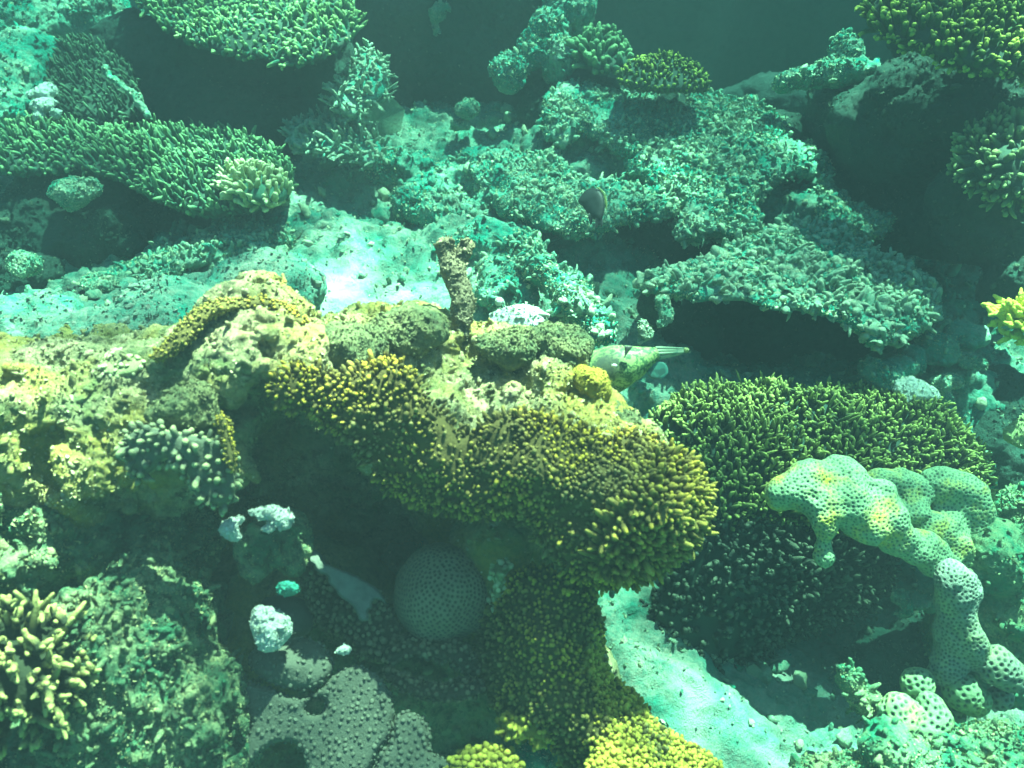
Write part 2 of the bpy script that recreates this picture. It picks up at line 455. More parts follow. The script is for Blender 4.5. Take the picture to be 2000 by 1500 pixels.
def coral_mat(name, base, tip, var=.5, lo=.25, hi=.95, fr=30, dull=None):
    m, n, b = newmat(name); B = NB(n)
    if dull: tip = B.mix(B.ramp(B.noise(5.5, 4, .65), [(.42, 0.), (.55, 1.)]), dull, tip)
    c = B.mix(B.ramp(B.attr('tip'), [(lo, 0.), (hi, 1.)]), base, tip)
    dk = tuple(x * .45 for x in base)
    c = B.mix(B.ramp(B.noise(fr, 5, .65), [(.45, 0.), (.75, var)]), c, dk)
    n.links.new(c, b.inputs['Base Color'])
    B.bump(b, B.noise(260, 3, .7), .003, .8); return m
def pit_mat(name, base, pit, warm):
    m, n, b = newmat(name); B = NB(n)
    c = B.mix(B.ramp(B.noise(14, 5, .6), [(.5, 0.), (.68, .95)]), base, warm)
    c = B.mix(B.ramp(B.noise(40, 4, .6), [(.45, .0), (.7, .5)]), c, tuple(x * .5 for x in base))
    c = B.mix(B.attr('tip'), c, pit); n.links.new(c, b.inputs['Base Color'])
    B.bump(b, B.noise(230, 4, .7), .004, .7); return m
def pitted(V, F, pts, rad, depth):
    """sink a small round pit at every point; tip = 1 at the bottom of a pit"""
    from mathutils.kdtree import KDTree
    kd = KDTree(len(pts))
    for k, q in enumerate(pts): kd.insert(q, k)
    kd.balance(); d = np.array([kd.find(q)[2] for q in V]); t = np.clip(1.25 - d / rad, 0, 1); t = t * t * (3 - 2 * t)
    return V - vnormals(V, [F]) * (depth * t)[:, None], t
M_seabed = rock_mat('seabed rock', (.38, .39, .28), (.010, .24, .165), (.05, .11, .08), .47, 1.0, tipcol=(.46, .46, .36))
M_ledge = rock_mat('ledge rock', (.70, .56, .30), (.12, .18, .07), (.055, .05, .03), .49, 1.7, tlo=.50, warm=(.46, .35, .06), tipcol=(.70, .64, .36))
M_rock = rock_mat('reef rock', (.58, .58, .40), (.006, .29, .20), (.03, .07, .055), .56, 1.4, tipcol=(.76, .80, .46))
M_shade = rock_mat('shade-toned rock', (.065, .085, .065), (.022, .07, .05), (.03, .036, .028), .53, 1.6, tipcol=(.16, .20, .12))  # dark copy of the reef rock, shade put into its colour
M_rub = rock_mat('rubble', (.60, .58, .40), (.012, .29, .18), (.03, .08, .06), .54, 1.8, tipcol=(.76, .76, .46))
M_grn = rock_mat('green crust', (.56, .56, .27), (.03, .24, .13), (.05, .08, .045), .53, 1.8, tipcol=(.68, .66, .30))
M_deep = rock_mat('shade-dark deep rock', (.05, .07, .06), (.02, .05, .04), (.02, .03, .025), .5, 1.)  # darkened so the far wall shows shade and haze by colour
M_white = rock_mat('bleached coral', (.88, .86, .74), (.45, .58, .46), (.5, .5, .3), .38, 2.0)
M_teal = rock_mat('algae coated chip', (.10, .50, .36), (.04, .36, .26), (.05, .25, .18), .5, 2.0)
M_fire = coral_mat('mustard coral', (.10, .082, .024), (.68, .48, .05), .4, .3, 1.05, dull=(.26, .22, .08))
M_fireo = coral_mat('orange mustard coral', (.13, .105, .03), (.72, .50, .045), .35, .3, 1.05, dull=(.42, .34, .07))
M_firey = coral_mat('yellow coral', (.26, .21, .03), (.62, .49, .07), .4)
M_fireg = coral_mat('grey green coral', (.10, .12, .075), (.42, .44, .20), .4)
M_brown = coral_mat('brown knob coral', (.075, .062, .036), (.32, .27, .14), .4)
M_mound = rock_mat('mottled dark rock', (.52, .50, .24), (.045, .17, .085), (.035, .035, .022), .53, 2.0, tlo=.47, tipcol=(.62, .58, .26))
M_lump = rock_mat('fuzzy olive crust', (.36, .34, .14), (.10, .15, .07), (.05, .04, .025), .50, 2.0, tipcol=(.28, .27, .12), tipf=.6)
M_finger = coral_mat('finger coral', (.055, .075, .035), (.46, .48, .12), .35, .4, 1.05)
M_shadef = coral_mat('shade-darkened finger coral', (.03, .042, .032), (.17, .19, .12), .4, .5, 1.1)  # brownish tips, also darkened to carry the shade over the lower field
M_dark = coral_mat('dark finger coral', (.04, .075, .05), (.16, .26, .14), .35, .3, 1.)
M_teald = rock_mat('dead branching coral', (.58, .60, .40), (.006, .29, .20), (.04, .07, .05), .47, 2.2, tipcol=(.62, .64, .42), tipf=.55)
M_ygreen = coral_mat('yellow green coral', (.045, .10, .035), (.58, .60, .10), .4, .55, 1.05)
M_muted = coral_mat('muted green coral', (.035, .15, .09), (.42, .55, .20), .5, .3, 1.)
M_stag = coral_mat('thicket coral', (.04, .13, .08), (.26, .40, .17), .35, .3, 1.)
M_pale = coral_mat('pale yellow coral', (.30, .34, .14), (.66, .64, .34), .25, .2, .9)
M_leather = coral_mat('leather coral', (.10, .105, .075), (.155, .16, .11), .5)
M_sponge = coral_mat('encrusting sponge', (.17, .185, .145), (.2, .2, .16), .8, fr=55)
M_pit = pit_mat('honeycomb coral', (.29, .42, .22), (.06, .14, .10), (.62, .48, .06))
M_pitd = pit_mat('shade-toned honeycomb coral', (.20, .24, .18), (.03, .06, .05), (.30, .34, .16))  # darker copy of the honeycomb coral, shade put into the colour
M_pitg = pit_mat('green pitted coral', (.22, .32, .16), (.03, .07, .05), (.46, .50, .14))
M_brain = pit_mat('dome coral', (.25, .225, .13), (.06, .06, .04), (.27, .24, .14))

# water surface overhead: unseen, its painted colour pattern acts as a caustic gobo
def caustic_gobo_mat():
    m = bpy.data.materials.new('painted caustics'); m.use_nodes = True; n = m.node_tree; n.nodes.clear(); B = NB(n)
    out = n.nodes.new('ShaderNodeOutputMaterial'); tr = n.nodes.new('ShaderNodeBsdfTransparent')
    of = n.nodes.new('ShaderNodeVectorMath'); of.operation = 'ADD'; n.links.new(B.pos, of.inputs[0]); of.inputs[1].default_value = (1.1, .7, 0); B.pos = of.outputs[0]  # shift chosen so the painted bright patches land on the ledge
    ds = n.nodes.new('ShaderNodeTexNoise'); ds.inputs['Scale'].default_value = 3.5; ds.inputs['Detail'].default_value = 2
    n.links.new(B.pos, ds.inputs['Vector'])
    va = n.nodes.new('ShaderNodeVectorMath'); va.operation = 'MULTIPLY_ADD'
    n.links.new(ds.outputs['Color'], va.inputs[0]); va.inputs[1].default_value = (.35, .35, .0); n.links.new(B.pos, va.inputs[2])
    big0 = B.noise(1.9, 2, .5)
    B.pos = va.outputs[0]
    net = B.ramp(B.voro(4.2, 'SMOOTH_F1'), [(.28, .0), (.52, 1.)])
    net2 = B.ramp(B.voro(9.5, 'SMOOTH_F1'), [(.22, .0), (.55, 1.)])
    big = B.ramp(big0, [(.41, .34), (.57, 1.)])
    a = B.math('MULTIPLY', B.math('ADD', B.math('MULTIPLY', net, .50), B.math('ADD', B.math('MULTIPLY', net2, .30), .20)), big)
    c = B.mix(a, (.06, .09, .085), (1., 1., .97)); n.links.new(c, tr.inputs[0]); n.links.new(tr.outputs[0], out.inputs[0]); return m
g = Geo(); u = np.linspace(-9, 9, 60)
X, Y = np.meshgrid(u, u, indexing='ij'); Z = .62 + .012 * fbm(np.stack([X, Y, X * 0], -1).reshape(-1, 3), 2.2, 2).reshape(X.shape)
I = np.arange(3600).reshape(60, 60)
g.add(np.stack([X, Y + 2, Z], -1), np.stack([I[:-1, :-1], I[1:, :-1], I[1:, 1:], I[:-1, 1:]], -1).reshape(-1, 4))
water_gobo = mk('water', g, caustic_gobo_mat()); water_gobo['kind'] = 'structure'

# ------------------------------------------------------------------ the seabed
SEA = [(1300,1480,1.54),(1500,1450,1.60),(1200,1320,1.62),(1180,1200,1.78),(1350,1350,1.60),(1500,1300,1.80),(1700,1400,1.74),(1950,1480,1.62),(1950,1300,1.85),
 (1950,1000,2.05),(1600,1150,2.05),(1500,1000,2.05),(1600,850,2.02),(1900,850,2.02),(1300,800,1.95),(1400,760,2.0),
 (1500,690,2.30),(1350,650,2.22),(1700,680,2.35),(1850,720,2.1),(1200,620,2.1),(1100,550,2.15),(1000,640,2.0),(900,600,2.05),(700,600,1.95),(600,540,2.0),
 (500,600,1.85),(300,640,1.75),(150,640,1.7),(50,660,1.66),(800,450,2.25),(700,400,2.42),(950,370,2.42),(800,320,2.62),(1000,300,2.62),
 (600,480,2.15),(300,560,2.15),(150,540,2.15),(50,450,2.35),(250,430,2.5),(400,200,3.2),(200,150,2.9),(100,300,2.6),(500,350,2.6),(900,200,3.3),
 (800,100,3.7),(600,20,3.8),(200,20,3.4),(1250,200,2.8),(1150,430,2.33),(1300,350,2.45),(1500,300,2.55),(1600,400,2.45),(1300,480,2.5),
 (1450,80,9.),(1300,50,9.),(1600,150,6.0),(1300,130,5.0),(1700,300,3.4),(1750,500,2.9),(1900,450,2.8),(1900,620,2.45),(1950,200,3.0),
 (600,1000,1.80),(900,1100,1.78),(300,1000,1.7),(100,1000,1.6),(100,1480,1.40),(400,1480,1.45),(700,1480,1.52),(1000,1480,1.60)]
sc_ = np.array(SEA); SW = W(sc_[:, 0], sc_[:, 1], sc_[:, 2])
ring = [(-5, -2, -1.5), (0, -3, -1.6), (5, -2, -1.6), (6, 3, -2.5), (5, 8, -5.0), (-.5, 9, -5.5), (.8, 4.2, -3.0), (1.6, 4.4, -3.0), (1.2, 6.5, -5.0), (2.5, 7, -5.5), (-5, 8, -3.0), (-6, 3, -1.5), (-1.5, 5.5, -2.4), (2.8, 4.5, -3.2), (-2.6, 1.5, -1.3), (2.6, 1.2, -1.6)]
SW = np.r_[SW, np.array(ring)]
sea_f = rbf(SW[:, :2], SW[:, 2], .004)
def axis(a, b, s, lo, hi):
    core = np.arange(a, b, s); left = []; x = a; q = s
    while x > lo: q *= 1.12; x -= q; left.append(x)
    right = []; x = core[-1]; q = s
    while x < hi: q *= 1.12; x += q; right.append(x)
    return np.r_[left[::-1], core, right]
gx = axis(-1.75, 2.0, .0075, -9, 9); gy = axis(.40, 3.4, .0075, -6, 11)
X, Y = np.meshgrid(gx, gy, indexing='ij'); Q = np.stack([X, Y], -1).reshape(-1, 2)
Z = sea_f(Q)
sandspots = [(W(1330, 1420, 1.56), .26, .14), (W(1560, 1310, 1.80), .26, .15), (W(640, 590, 1.97), .30, .18), (W(250, 650, 1.75), .22, .12), (W(980, 370, 2.4), .16, .14)]
sandy = np.zeros(len(Q))
for c, rx, ry in sandspots:
    sandy = np.maximum(sandy, np.exp(-((Q[:, 0] - c[0]) / rx) ** 2 - ((Q[:, 1] - c[1]) / ry) ** 2))
P3 = np.c_[Q, Z]
rough = 1 - .6 * sandy
Z = Z + .075 * rough * fbm(P3, 3.3, 3, .5, 21) + .050 * rough * fbm(P3, 8.5, 3, .5, 22) + .020 * rough * fbm(P3, 24, 3, .6, 23, True) + .005 * fbm(P3, 75, 3, .6, 24)
P3 = np.c_[Q, Z]; I = np.arange(len(Q)).reshape(len(gx), len(gy))
F = np.stack([I[:-1, :-1], I[1:, :-1], I[1:, 1:], I[:-1, 1:]], -1).reshape(-1, 4)
N = vnormals(P3, [F])
P3 = P3 + N * (.022 * rough * fbm(P3, 30, 3, .6, 25))[:, None]
g = Geo().add(P3, F, sandy * .55 * np.clip(.5 + 1.2 * fbm(P3, 12, 3, .6, 4), 0, 1)); sea = mk('seabed', g, M_seabed); sea['kind'] = 'structure'
def ground_z(x, y): return float(sea_f(np.array([[x, y]]))[0])
# loose rubble strewn over it
core = (Q[:, 0] > -1.7) & (Q[:, 0] < 1.9) & (Q[:, 1] > .45) & (Q[:, 1] < 3.2)
idx = rng.choice(np.flatnonzero(core), 14000)
keep = rng.random(len(idx)) > sandy[idx] * .6
clump = fbm(P3[idx], 5, 3, .5, 61); keep &= clump > rng.uniform(-.5, .35, len(idx)); idx = idx[keep]
sz = .0035 * np.exp(rng.exponential(.55, len(idx))); sz = np.minimum(sz, .028)
g = Geo(); stones(g, P3[idx] + np.c_[rng.normal(0, .003, (len(idx), 2)), sz * .2], sz, .9, rng.choice([0, .3, .7], len(idx)))
fi = rng.choice(np.flatnonzero(core), 26000); fi = fi[(rng.random(len(fi)) > sandy[fi] * .45) & (fbm(P3[fi], 6, 3, .5, 62) > rng.uniform(-.5, .4, len(fi)))]
flakes(g, P3[fi] + rng.normal(0, .003, (len(fi), 3)), N[fi], .0033 * np.exp(rng.exponential(.32, len(fi))), np.clip(rng.normal(.35, .35, len(fi)), 0, 1))
rub = mk('coral_rubble', g, M_rub); rub['kind'] = 'stuff'; tag(rub, 'loose broken coral rubble strewn over the pale seabed', 'rubble')

# ------------------------------------------------------------------ builders for reef things
UP = np.array([0, 0, 1.])
def E(px, py, d, r): return ('e', W(px, py, d), np.array(r, float) * np.ones(3))
def C(a, b, ra, rb): return ('c', W(*a), W(*b), ra, rb)
def facing(V, N): return np.einsum('ij,ij->i', unit(-V), N)
def crust(geo, V, F, n, smin, smax, r, up=True, tip=0., mind=.004):
    N = vnormals(V, [F]); w = np.clip(.35 + (N[:, 2] if up else 0 * N[:, 2] + .5), .03, 1) * np.clip(facing(V, N) + .3, .02, 1)
    w = w * np.clip(.4 + 1.6 * fbm(V, 9, 3, .5, 77), .02, 1.5)
    p, i = surf_sample(V, F, n, mind, w, r)
    s = smin * np.exp(r.exponential(.5, len(p))); s = np.minimum(s, smax); h = len(p) // 5
    stones(geo, p[:h] + N[i[:h]] * (s[:h] * .2)[:, None], s[:h], .95, r.choice([0, .1, .5], h), r)
    p, i = surf_sample(V, F, int(n * 2.4), mind * .75, w, r); s = np.minimum(smin * np.exp(r.exponential(.4, len(p))), smax * .7)
    flakes(geo, p, N[i], s * .78, np.clip(r.normal(.42, .45, len(p)), 0, 1), r)
def rock(name, label, cat, prims, mat, vox=.010, ncrust=400, cs=(.003, .014), group=None, seed=1, stubs=0, nside=0, **kw):
    r = np.random.default_rng(seed)
    V, F = mass(prims, vox=vox, seed=seed, **kw)
    g = Geo().add(V, F)
    if ncrust: crust(g, V, F, ncrust, cs[0], cs[1], r)
    if nside: crust(g, V, F, nside, cs[0], cs[1], r, up=False)
    if stubs:
        N = vnormals(V, [F]); w = np.clip(N[:, 2] + .2, .0, 1) * np.clip(facing(V, N) + .2, .02, 1)
        p, i = surf_sample(V, F, stubs, .012, w, r)
        FV, FT, tp = fingers(p, N[i] * .5 + UP * .5 + r.normal(0, .45, (len(p), 3)), r.uniform(.006, .020, len(p)), r.uniform(.003, .006, len(p)), bump=.35, bend=.4, r=r)
        add_fingers(g, FV, FT, tp, np.zeros(len(p)))
    return tag(mk(name, g, mat), label, cat, group), V, F
def plate_coral(name, label, cat, poly, ctrl, mat, nk, mind, L, R, thick=.03, amp=.012, freq=14, step=5, edge=30, axis_up=.25, holes=(), seed=1, wob=5,
                edgelong=0., prof='knob', jit=.25, edge_drop=0.02, clump=0., bump=.15, parent=None, group=None, wfun=None, basetip=0., edgetip=.9, smooth=2):
    """a knobbly coral sheet: body and knobs in one surface"""
    r = np.random.default_rng(seed)
    V, Fs, n, N, dist, Q = sheet(poly, ctrl, step, thick, edge, amp, freq, wob, holes, seed, smooth=smooth, edge_drop=edge_drop)
    rimw = np.clip(1 - dist / 9., 0, 1) ** 2
    tip0 = np.r_[basetip + edgetip * rimw, np.zeros(n)]
    g = Geo().add(V, Fs, tip0)
    w = np.ones(n)
    if clump: w = np.clip(.5 + clump * fbm(V[:n], 11, 3, .5, seed + 4) + .12 * (fbm(V[:n], 30, 2, .5, seed + 9)), .22, 1)
    if wfun is not None: w = w * wfun(Q)
    p, i = surf_sample(V[:n], Fs[0], nk, mind, w, r)
    e = np.clip(1 - dist[i] / 60., 0, 1)
    sz_ = np.clip(np.exp(r.normal(0, .22, len(p))), .55, 1.5)
    LL = r.uniform(L[0], L[1], len(p)) * (1 + edgelong * e) * sz_; RR = r.uniform(R[0], R[1], len(p)) * np.sqrt(sz_)
    ax = N[i] * (1 - axis_up) + UP * axis_up + r.normal(0, jit, (len(p), 3))
    FV, FT, tp = fingers(p, ax, LL, RR, bump=bump, prof=prof, r=r)
    add_fingers(g, FV, FT, tp, np.clip(r.normal(.75, .25, len(p)), .2, 1.1))
    o = mk(name, g, mat, parent)
    if parent is None: tag(o, label, cat, group)
    return o
def finger_coral(name, label, poly, ctrl, mat, nk, mind, L, R, base_mat=None, dirn=(0, 0, 1), spread=.45, thick=.07, amp=.02, freq=8, step=7, edge=40, seed=1,
                 jit=.16, forks=.6, holes=(), cat='coral', group=None, branch='branch', nbig=100, edge_drop=.05, wob=8, rad_from=None, ncr=0):
    """a colony: base sheet plus fingers; the hundred nearest the eye are branches of their own, the rest one part"""
    r = np.random.default_rng(seed)
    V, Fs, n, N, dist, Q = sheet(poly, ctrl, step, thick, edge, amp, freq, wob, holes, seed, edge_drop=edge_drop)
    c = V[:n].mean(0); base = c.copy(); base[2] = V[:, 2].min()
    root = thing(name, label, cat, base, group)
    bg_ = Geo().add(V, Fs)
    if ncr: crust(bg_, V[:n], Fs[0], ncr, .003, .012, r)
    mk('base', bg_, base_mat or mat, root)
    p, i = surf_sample(V[:n], Fs[0], nk, mind, np.clip(.85 + 1.4 * fbm(V[:n], 7, 3, .55, seed + 12), .25 if nk > 400 else .8, 1), r)
    dirn = unit(np.array(dirn, float)); ax = N[i] * spread + dirn * (1 - spread)
    if rad_from is not None: ax = unit(p - np.array(rad_from)) * spread + dirn * (1 - spread)
    ax = unit(ax + r.normal(0, jit, (len(p), 3)))
    LL = r.uniform(L[0], L[1], len(p)) * np.clip(1 + .9 * fbm(p, 9, 3, .6, seed + 11), .4, 1.7); RR = r.uniform(R[0], R[1], len(p)) * np.exp(r.normal(0, .16, len(p)))
    FV, FT, tp = fingers(p, ax, LL, RR, bump=.18, prof='long', bend=.22, r=r)
    order = np.argsort(np.linalg.norm(p, axis=1) - 3 * RR * 20); tm = r.uniform(.7, 1.1, len(p))
    def twigs(sel, geo):
        add_fingers(geo, FV[sel], FT, tp, tm[sel])
        m = sel[r.random(len(sel)) < forks]
        for _ in range(2):
            if not len(m): return
            t = r.uniform(.35, .8, len(m)); pp = p[m] + ax[m] * (LL[m] * t)[:, None]
            a2 = unit(ax[m] + r.normal(0, .55, (len(m), 3)))
            v2, f2, t2 = fingers(pp, a2, LL[m] * r.uniform(.25, .42, len(m)), RR[m] * .78, bump=.15, seg=5, prof='finger', r=r)
            add_fingers(geo, v2, f2, .35 + .65 * t2, tm[m])
            m = m[r.random(len(m)) < .6]
    for k in order[:nbig]:
        gg = Geo(); twigs(np.array([k]), gg); mk(branch, gg, mat, root)
    if len(order) > nbig:
        gg = Geo(); twigs(order[nbig:], gg); o = mk('branches', gg, mat, root); o['kind'] = 'stuff'
    return root

def crust_plate(name, label, cat, poly, ctrl, mat, ncrust, nstub, thick=.06, amp=.05, freq=9, step=4, edge=45, seed=1, cs=(.003, .012), sl=(.008, .026), sr=(.0035, .008), holes=(), wob=14, edge_drop=.06):
    """a ledge of encrusted dead coral: rough sheet, stubs and leafy crumbs in one surface"""
    r = np.random.default_rng(seed)
    V, Fs, n, N, dist, Q = sheet(poly, ctrl, step, thick, edge, amp, freq, wob, holes, seed, edge_drop=edge_drop)
    V[:n] += N * (.016 * fbm(V[:n], 32, 3, .6, seed + 2, True) + .006 * fbm(V[:n], 90, 2, .6, seed + 3))[:, None]
    g = Geo().add(V, Fs); crust(g, V[:n], Fs[0], ncrust, cs[0], cs[1], r)
    N = vnormals(V[:n], [Fs[0]])
    p, i = surf_sample(V[:n], Fs[0], nstub, .011, np.clip(.2 + 1.5 * fbm(V[:n], 10, 2, .5, seed + 6), .03, 1), r)
    FV, FT, tp = fingers(p, N[i] * .5 + UP * .5 + r.normal(0, .5, (len(p), 3)), r.uniform(*sl, len(p)), r.uniform(*sr, len(p)), bump=.38, bend=.4, r=r)
    add_fingers(g, FV, FT, tp, r.uniform(0, .8, len(p)))
    return tag(mk(name, g, mat), label, cat)

# ------------------------------------------------------------------ near ledge: a crusty rock roofing a dark cave
ledge, LV, LF = rock('reef_rock', 'crusty pale and olive rock ledge running in from the left edge, roofing the dark cave', 'rock', [
    E(-150, 840, 1.37, (.30, .15, .17)), E(80, 860, 1.37, (.26, .15, .15)), E(260, 830, 1.39, (.20, .14, .135)), E(390, 780, 1.40, (.16, .13, .115)),
    E(495, 650, 1.37, (.11, .10, .045)), E(470, 725, 1.33, (.13, .08, .065)), E(580, 680, 1.39, (.07, .08, .04)), E(620, 760, 1.45, (.15, .18, .07)), E(760, 730, 1.46, (.16, .18, .07)), E(930, 770, 1.44, (.17, .18, .07)),
    E(1060, 790, 1.40, (.10, .09, .062)), E(1140, 815, 1.40, (.06, .08, .05)), E(820, 840, 1.36, (.10, .08, .05)), E(1080, 870, 1.36, (.14, .08, .06)), E(1205, 895, 1.38, (.08, .06, .05)),
    E(100, 1000, 1.56, (.26, .20, .20)), E(290, 960, 1.60, (.18, .16, .16)), E(355, 880, 1.32, (.07, .05, .04)),
    E(300, 960, 1.80, (.35, .16, .40)), E(650, 930, 1.80, (.35, .14, .30)), E(1000, 980, 1.75, (.20, .16, .32))],
    M_ledge, vox=.0075, n1=(.034, 7), n2=(.026, 17), n3=(.008, 50), n4=.0022, pits=(.03, 13), ncrust=4200, nside=4500, cs=(.0025, .009), seed=11, stubs=260,
    cut=[E(610, 905, 1.33, (.11, .24, .085)), E(700, 950, 1.36, (.14, .24, .09)), E(525, 880, 1.30, (.05, .2, .075)), E(540, 980, 1.36, (.09, .2, .08))])
rock('cave_rock', 'dark rock floor of the cave under the ledge behind the round dome coral', 'rock', [
    E(560, 1220, 1.62, (.22, .16, .16)), E(800, 1330, 1.62, (.22, .16, .16)), E(1000, 1180, 1.62, (.12, .12, .26)), E(1060, 1380, 1.58, (.14, .14, .16)), E(480, 1460, 1.52, (.20, .16, .12)), E(760, 1500, 1.55, (.25, .14, .10))],
    M_ledge, n1=(.03, 8), n2=(.02, 22), n3=(.006, 60), ncrust=500, seed=12)
rock('rubble_mound', 'lumpy algae-speckled rock mound between the branching coral and the grey lobed coral', 'rock', [
    E(250, 1270, 1.30, (.11, .12, .12)), E(330, 1200, 1.38, (.08, .10, .10)), E(330, 1370, 1.30, (.10, .10, .09)), E(230, 1420, 1.27, (.10, .09, .08)), E(150, 1510, 1.27, (.16, .1, .08)), E(420, 1440, 1.36, (.07, .07, .05)), E(330, 1490, 1.3, (.12, .08, .05))],
    M_mound, vox=.007, n1=(.055, 9), n2=(.03, 24), n3=(.006, 70), pits=(.05, 11), ncrust=1200, nside=900, cs=(.0025, .009), stubs=320, cut=[E(425, 1432, 1.28, (.034, .05, .034))], seed=13)
rock('rock_wall', 'olive rock hanging below the ledge at the left edge above the branching coral', 'rock', [
    E(60, 1080, 1.32, (.10, .10, .10)), E(-30, 1060, 1.25, (.05, .07, .09)), E(190, 1080, 1.38, (.09, .09, .09)), E(300, 1070, 1.46, (.09, .09, .09))],
    M_mound, vox=.008, n1=(.045, 10), n2=(.02, 28), n3=(.006, 70), pits=(.03, 16), ncrust=700, nside=900, stubs=100, seed=14)

# algae covered lumps along the crest
for nm, lab, px, py, d, r_, sd in [
    ('lumpy_coral', 'brown fuzzy coral head on the ledge crest left of the standing stalk', 800, 645, 1.40, (.062, .05, .028), 1),
    ('lumpy_coral', 'dark brown lump on the ledge between the lit yellow crest and the mustard coral', 670, 682, 1.36, (.060, .04, .026), 2),
    ('lumpy_coral', 'brown knob with a yellow-edged ridge on the ledge right of the stalk', 985, 675, 1.40, (.048, .04, .025), 3),
    ('lumpy_coral', 'broad dark brown coral head on the ledge just left of the green fish', 1075, 685, 1.42, (.056, .05, .032), 4),
    ('lumpy_coral', 'brown lump at the right end of the ledge above the orange knobs', 1185, 830, 1.37, (.048, .04, .028), 5),
    ('lumpy_coral', 'brown crust lump low on the front of the ledge above the grey green coral plate', 360, 800, 1.25, (.04, .03, .026), 6)]:
    rock(nm, lab, 'coral', [E(px, py, d, r_)], M_lump, vox=.005, n1=(.026, 15), n2=(.012, 40), n3=(.004, 90), ncrust=420, cs=(.002, .006), seed=40 + sd)
rock('yellow_coral', 'small bright yellow lump of coral at the ledge tip below the green fish', 'coral', [E(1160, 750, 1.36, (.026, .02, .024)), E(1172, 768, 1.355, (.014, .014, .014)), E(1135, 735, 1.37, (.018, .018, .016))], M_firey, vox=.004, n1=(.006, 40), n2=(.004, 80), n3=(.002, 150), ncrust=60, cs=(.002, .005), seed=47)

# mustard coral sheets
plate_coral('fire_coral', 'large mustard knobbly coral sheet draped over the front of the ledge', 'coral',
    [(518,748),(560,722),(605,716),(660,735),(720,712),(765,700),(800,725),(830,775),(870,815),(905,852),(950,822),(1010,805),(1060,812),(1120,845),(1180,852),(1235,842),(1275,862),(1320,885),(1362,925),(1380,985),(1372,1030),(1330,1075),(1300,1110),(1240,1138),(1170,1142),(1120,1128),(1090,1085),(1050,1050),(1020,1005),(980,1000),(930,1005),(870,995),(810,985),(770,960),(735,925),(690,870),(640,825),(585,800),(540,785)],
    [(520,760,1.255),(650,725,1.265),(765,700,1.275),(900,850,1.25),(1060,815,1.27),(1240,845,1.30),(1370,940,1.36),(640,820,1.27),(760,940,1.28),(900,990,1.28),(1020,1000,1.28),(700,800,1.24),(850,900,1.235),(1050,920,1.215),(1200,980,1.22),(1300,980,1.26),(1370,1030,1.36),(1150,1130,1.30),(1300,1110,1.33),(800,960,1.285)],
    M_fire, 2700, .0046, (.003, .010), (.0018, .0038), thick=.035, amp=.03, freq=13, axis_up=.2, edgelong=.7, seed=3, clump=1.0)
plate_coral('fire_coral', 'crowded long-knobbed end of the mustard sheet beside the finger coral', 'coral',
    [(1250,900),(1290,880),(1335,893),(1366,935),(1381,985),(1370,1035),(1335,1075),(1290,1105),(1230,1130),(1175,1125),(1150,1085),(1180,1030),(1215,980)],
    [(1250,900,1.262),(1335,893,1.30),(1375,990,1.34),(1300,1000,1.225),(1180,1030,1.215),(1230,1125,1.285),(1310,1090,1.31),(1160,1090,1.25)],
    M_fireo, 800, .0056, (.010, .019), (.0030, .0044), thick=.03, amp=.014, freq=20, axis_up=.25, edgelong=.4, seed=4, jit=.3)
plate_coral('fire_coral', 'mustard coral curtain below the drape, its sunlit right flank laid over in yellow', 'coral',
    [(985,1120),(1050,1110),(1110,1130),(1160,1145),(1165,1190),(1176,1230),(1168,1290),(1195,1330),(1235,1352),(1262,1395),(1288,1425),(1330,1450),(1380,1478),(1420,1530),(1120,1530),(1090,1470),(1075,1430),(1020,1405),(975,1395),(955,1340),(930,1290),(945,1220),(965,1160)],
    [(985,1120,1.43),(1110,1130,1.36),(1165,1200,1.40),(1170,1290,1.41),(1260,1390,1.42),(1400,1500,1.44),(1050,1250,1.31),(1080,1380,1.29),(1180,1430,1.30),(1250,1480,1.32),(950,1250,1.43),(970,1390,1.40),(1090,1500,1.34)],
    M_fire, 2000, .0054, (.004, .010), (.0024, .0040), thick=.05, amp=.022, freq=14, axis_up=.25, edgelong=.5, seed=5)
plate_coral('fire_coral', 'crowded knobs with sunlight put into their yellow, low on the curtain flank', 'coral',
    [(1138,1215),(1166,1212),(1176,1232),(1170,1290),(1198,1332),(1238,1354),(1265,1396),(1292,1426),(1345,1455),(1392,1482),(1436,1540),(1120,1540),(1165,1470),(1160,1400),(1135,1320)],
    [(1165,1200,1.385),(1170,1290,1.395),(1260,1390,1.405),(1400,1500,1.42),(1180,1430,1.284),(1250,1480,1.30),(1080,1380,1.28),(1050,1250,1.30),(1130,1300,1.325)],
    M_firey, 1000, .0054, (.004, .011), (.0026, .0044), thick=.03, amp=.016, seed=6, axis_up=.35)  # brighter yellow layer over the curtain; the sunlight is in the colour
plate_coral('fire_coral', 'yellow rimmed coral scrap at the bottom edge left of the yellow flank', 'coral',
    [(868,1520),(880,1485),(920,1462),(965,1460),(1000,1478),(1030,1520)], [(880,1485,1.30),(950,1462,1.31),(1020,1510,1.30),(950,1510,1.26)],
    M_firey, 110, .007, (.006, .012), (.004, .0055), thick=.02, seed=7, edge=15)
plate_coral('fire_coral', 'yellow green ruffle of small knobs at the mustard curtain foot', 'coral',
    [(975,1405),(1020,1395),(1070,1412),(1082,1440),(1060,1455),(1020,1440),(985,1432)], [(975,1405,1.33),(1070,1412,1.32),(1030,1445,1.31)], M_firey, 70, .007, (.006, .014), (.003, .005), thick=.02, seed=8, edge=12)
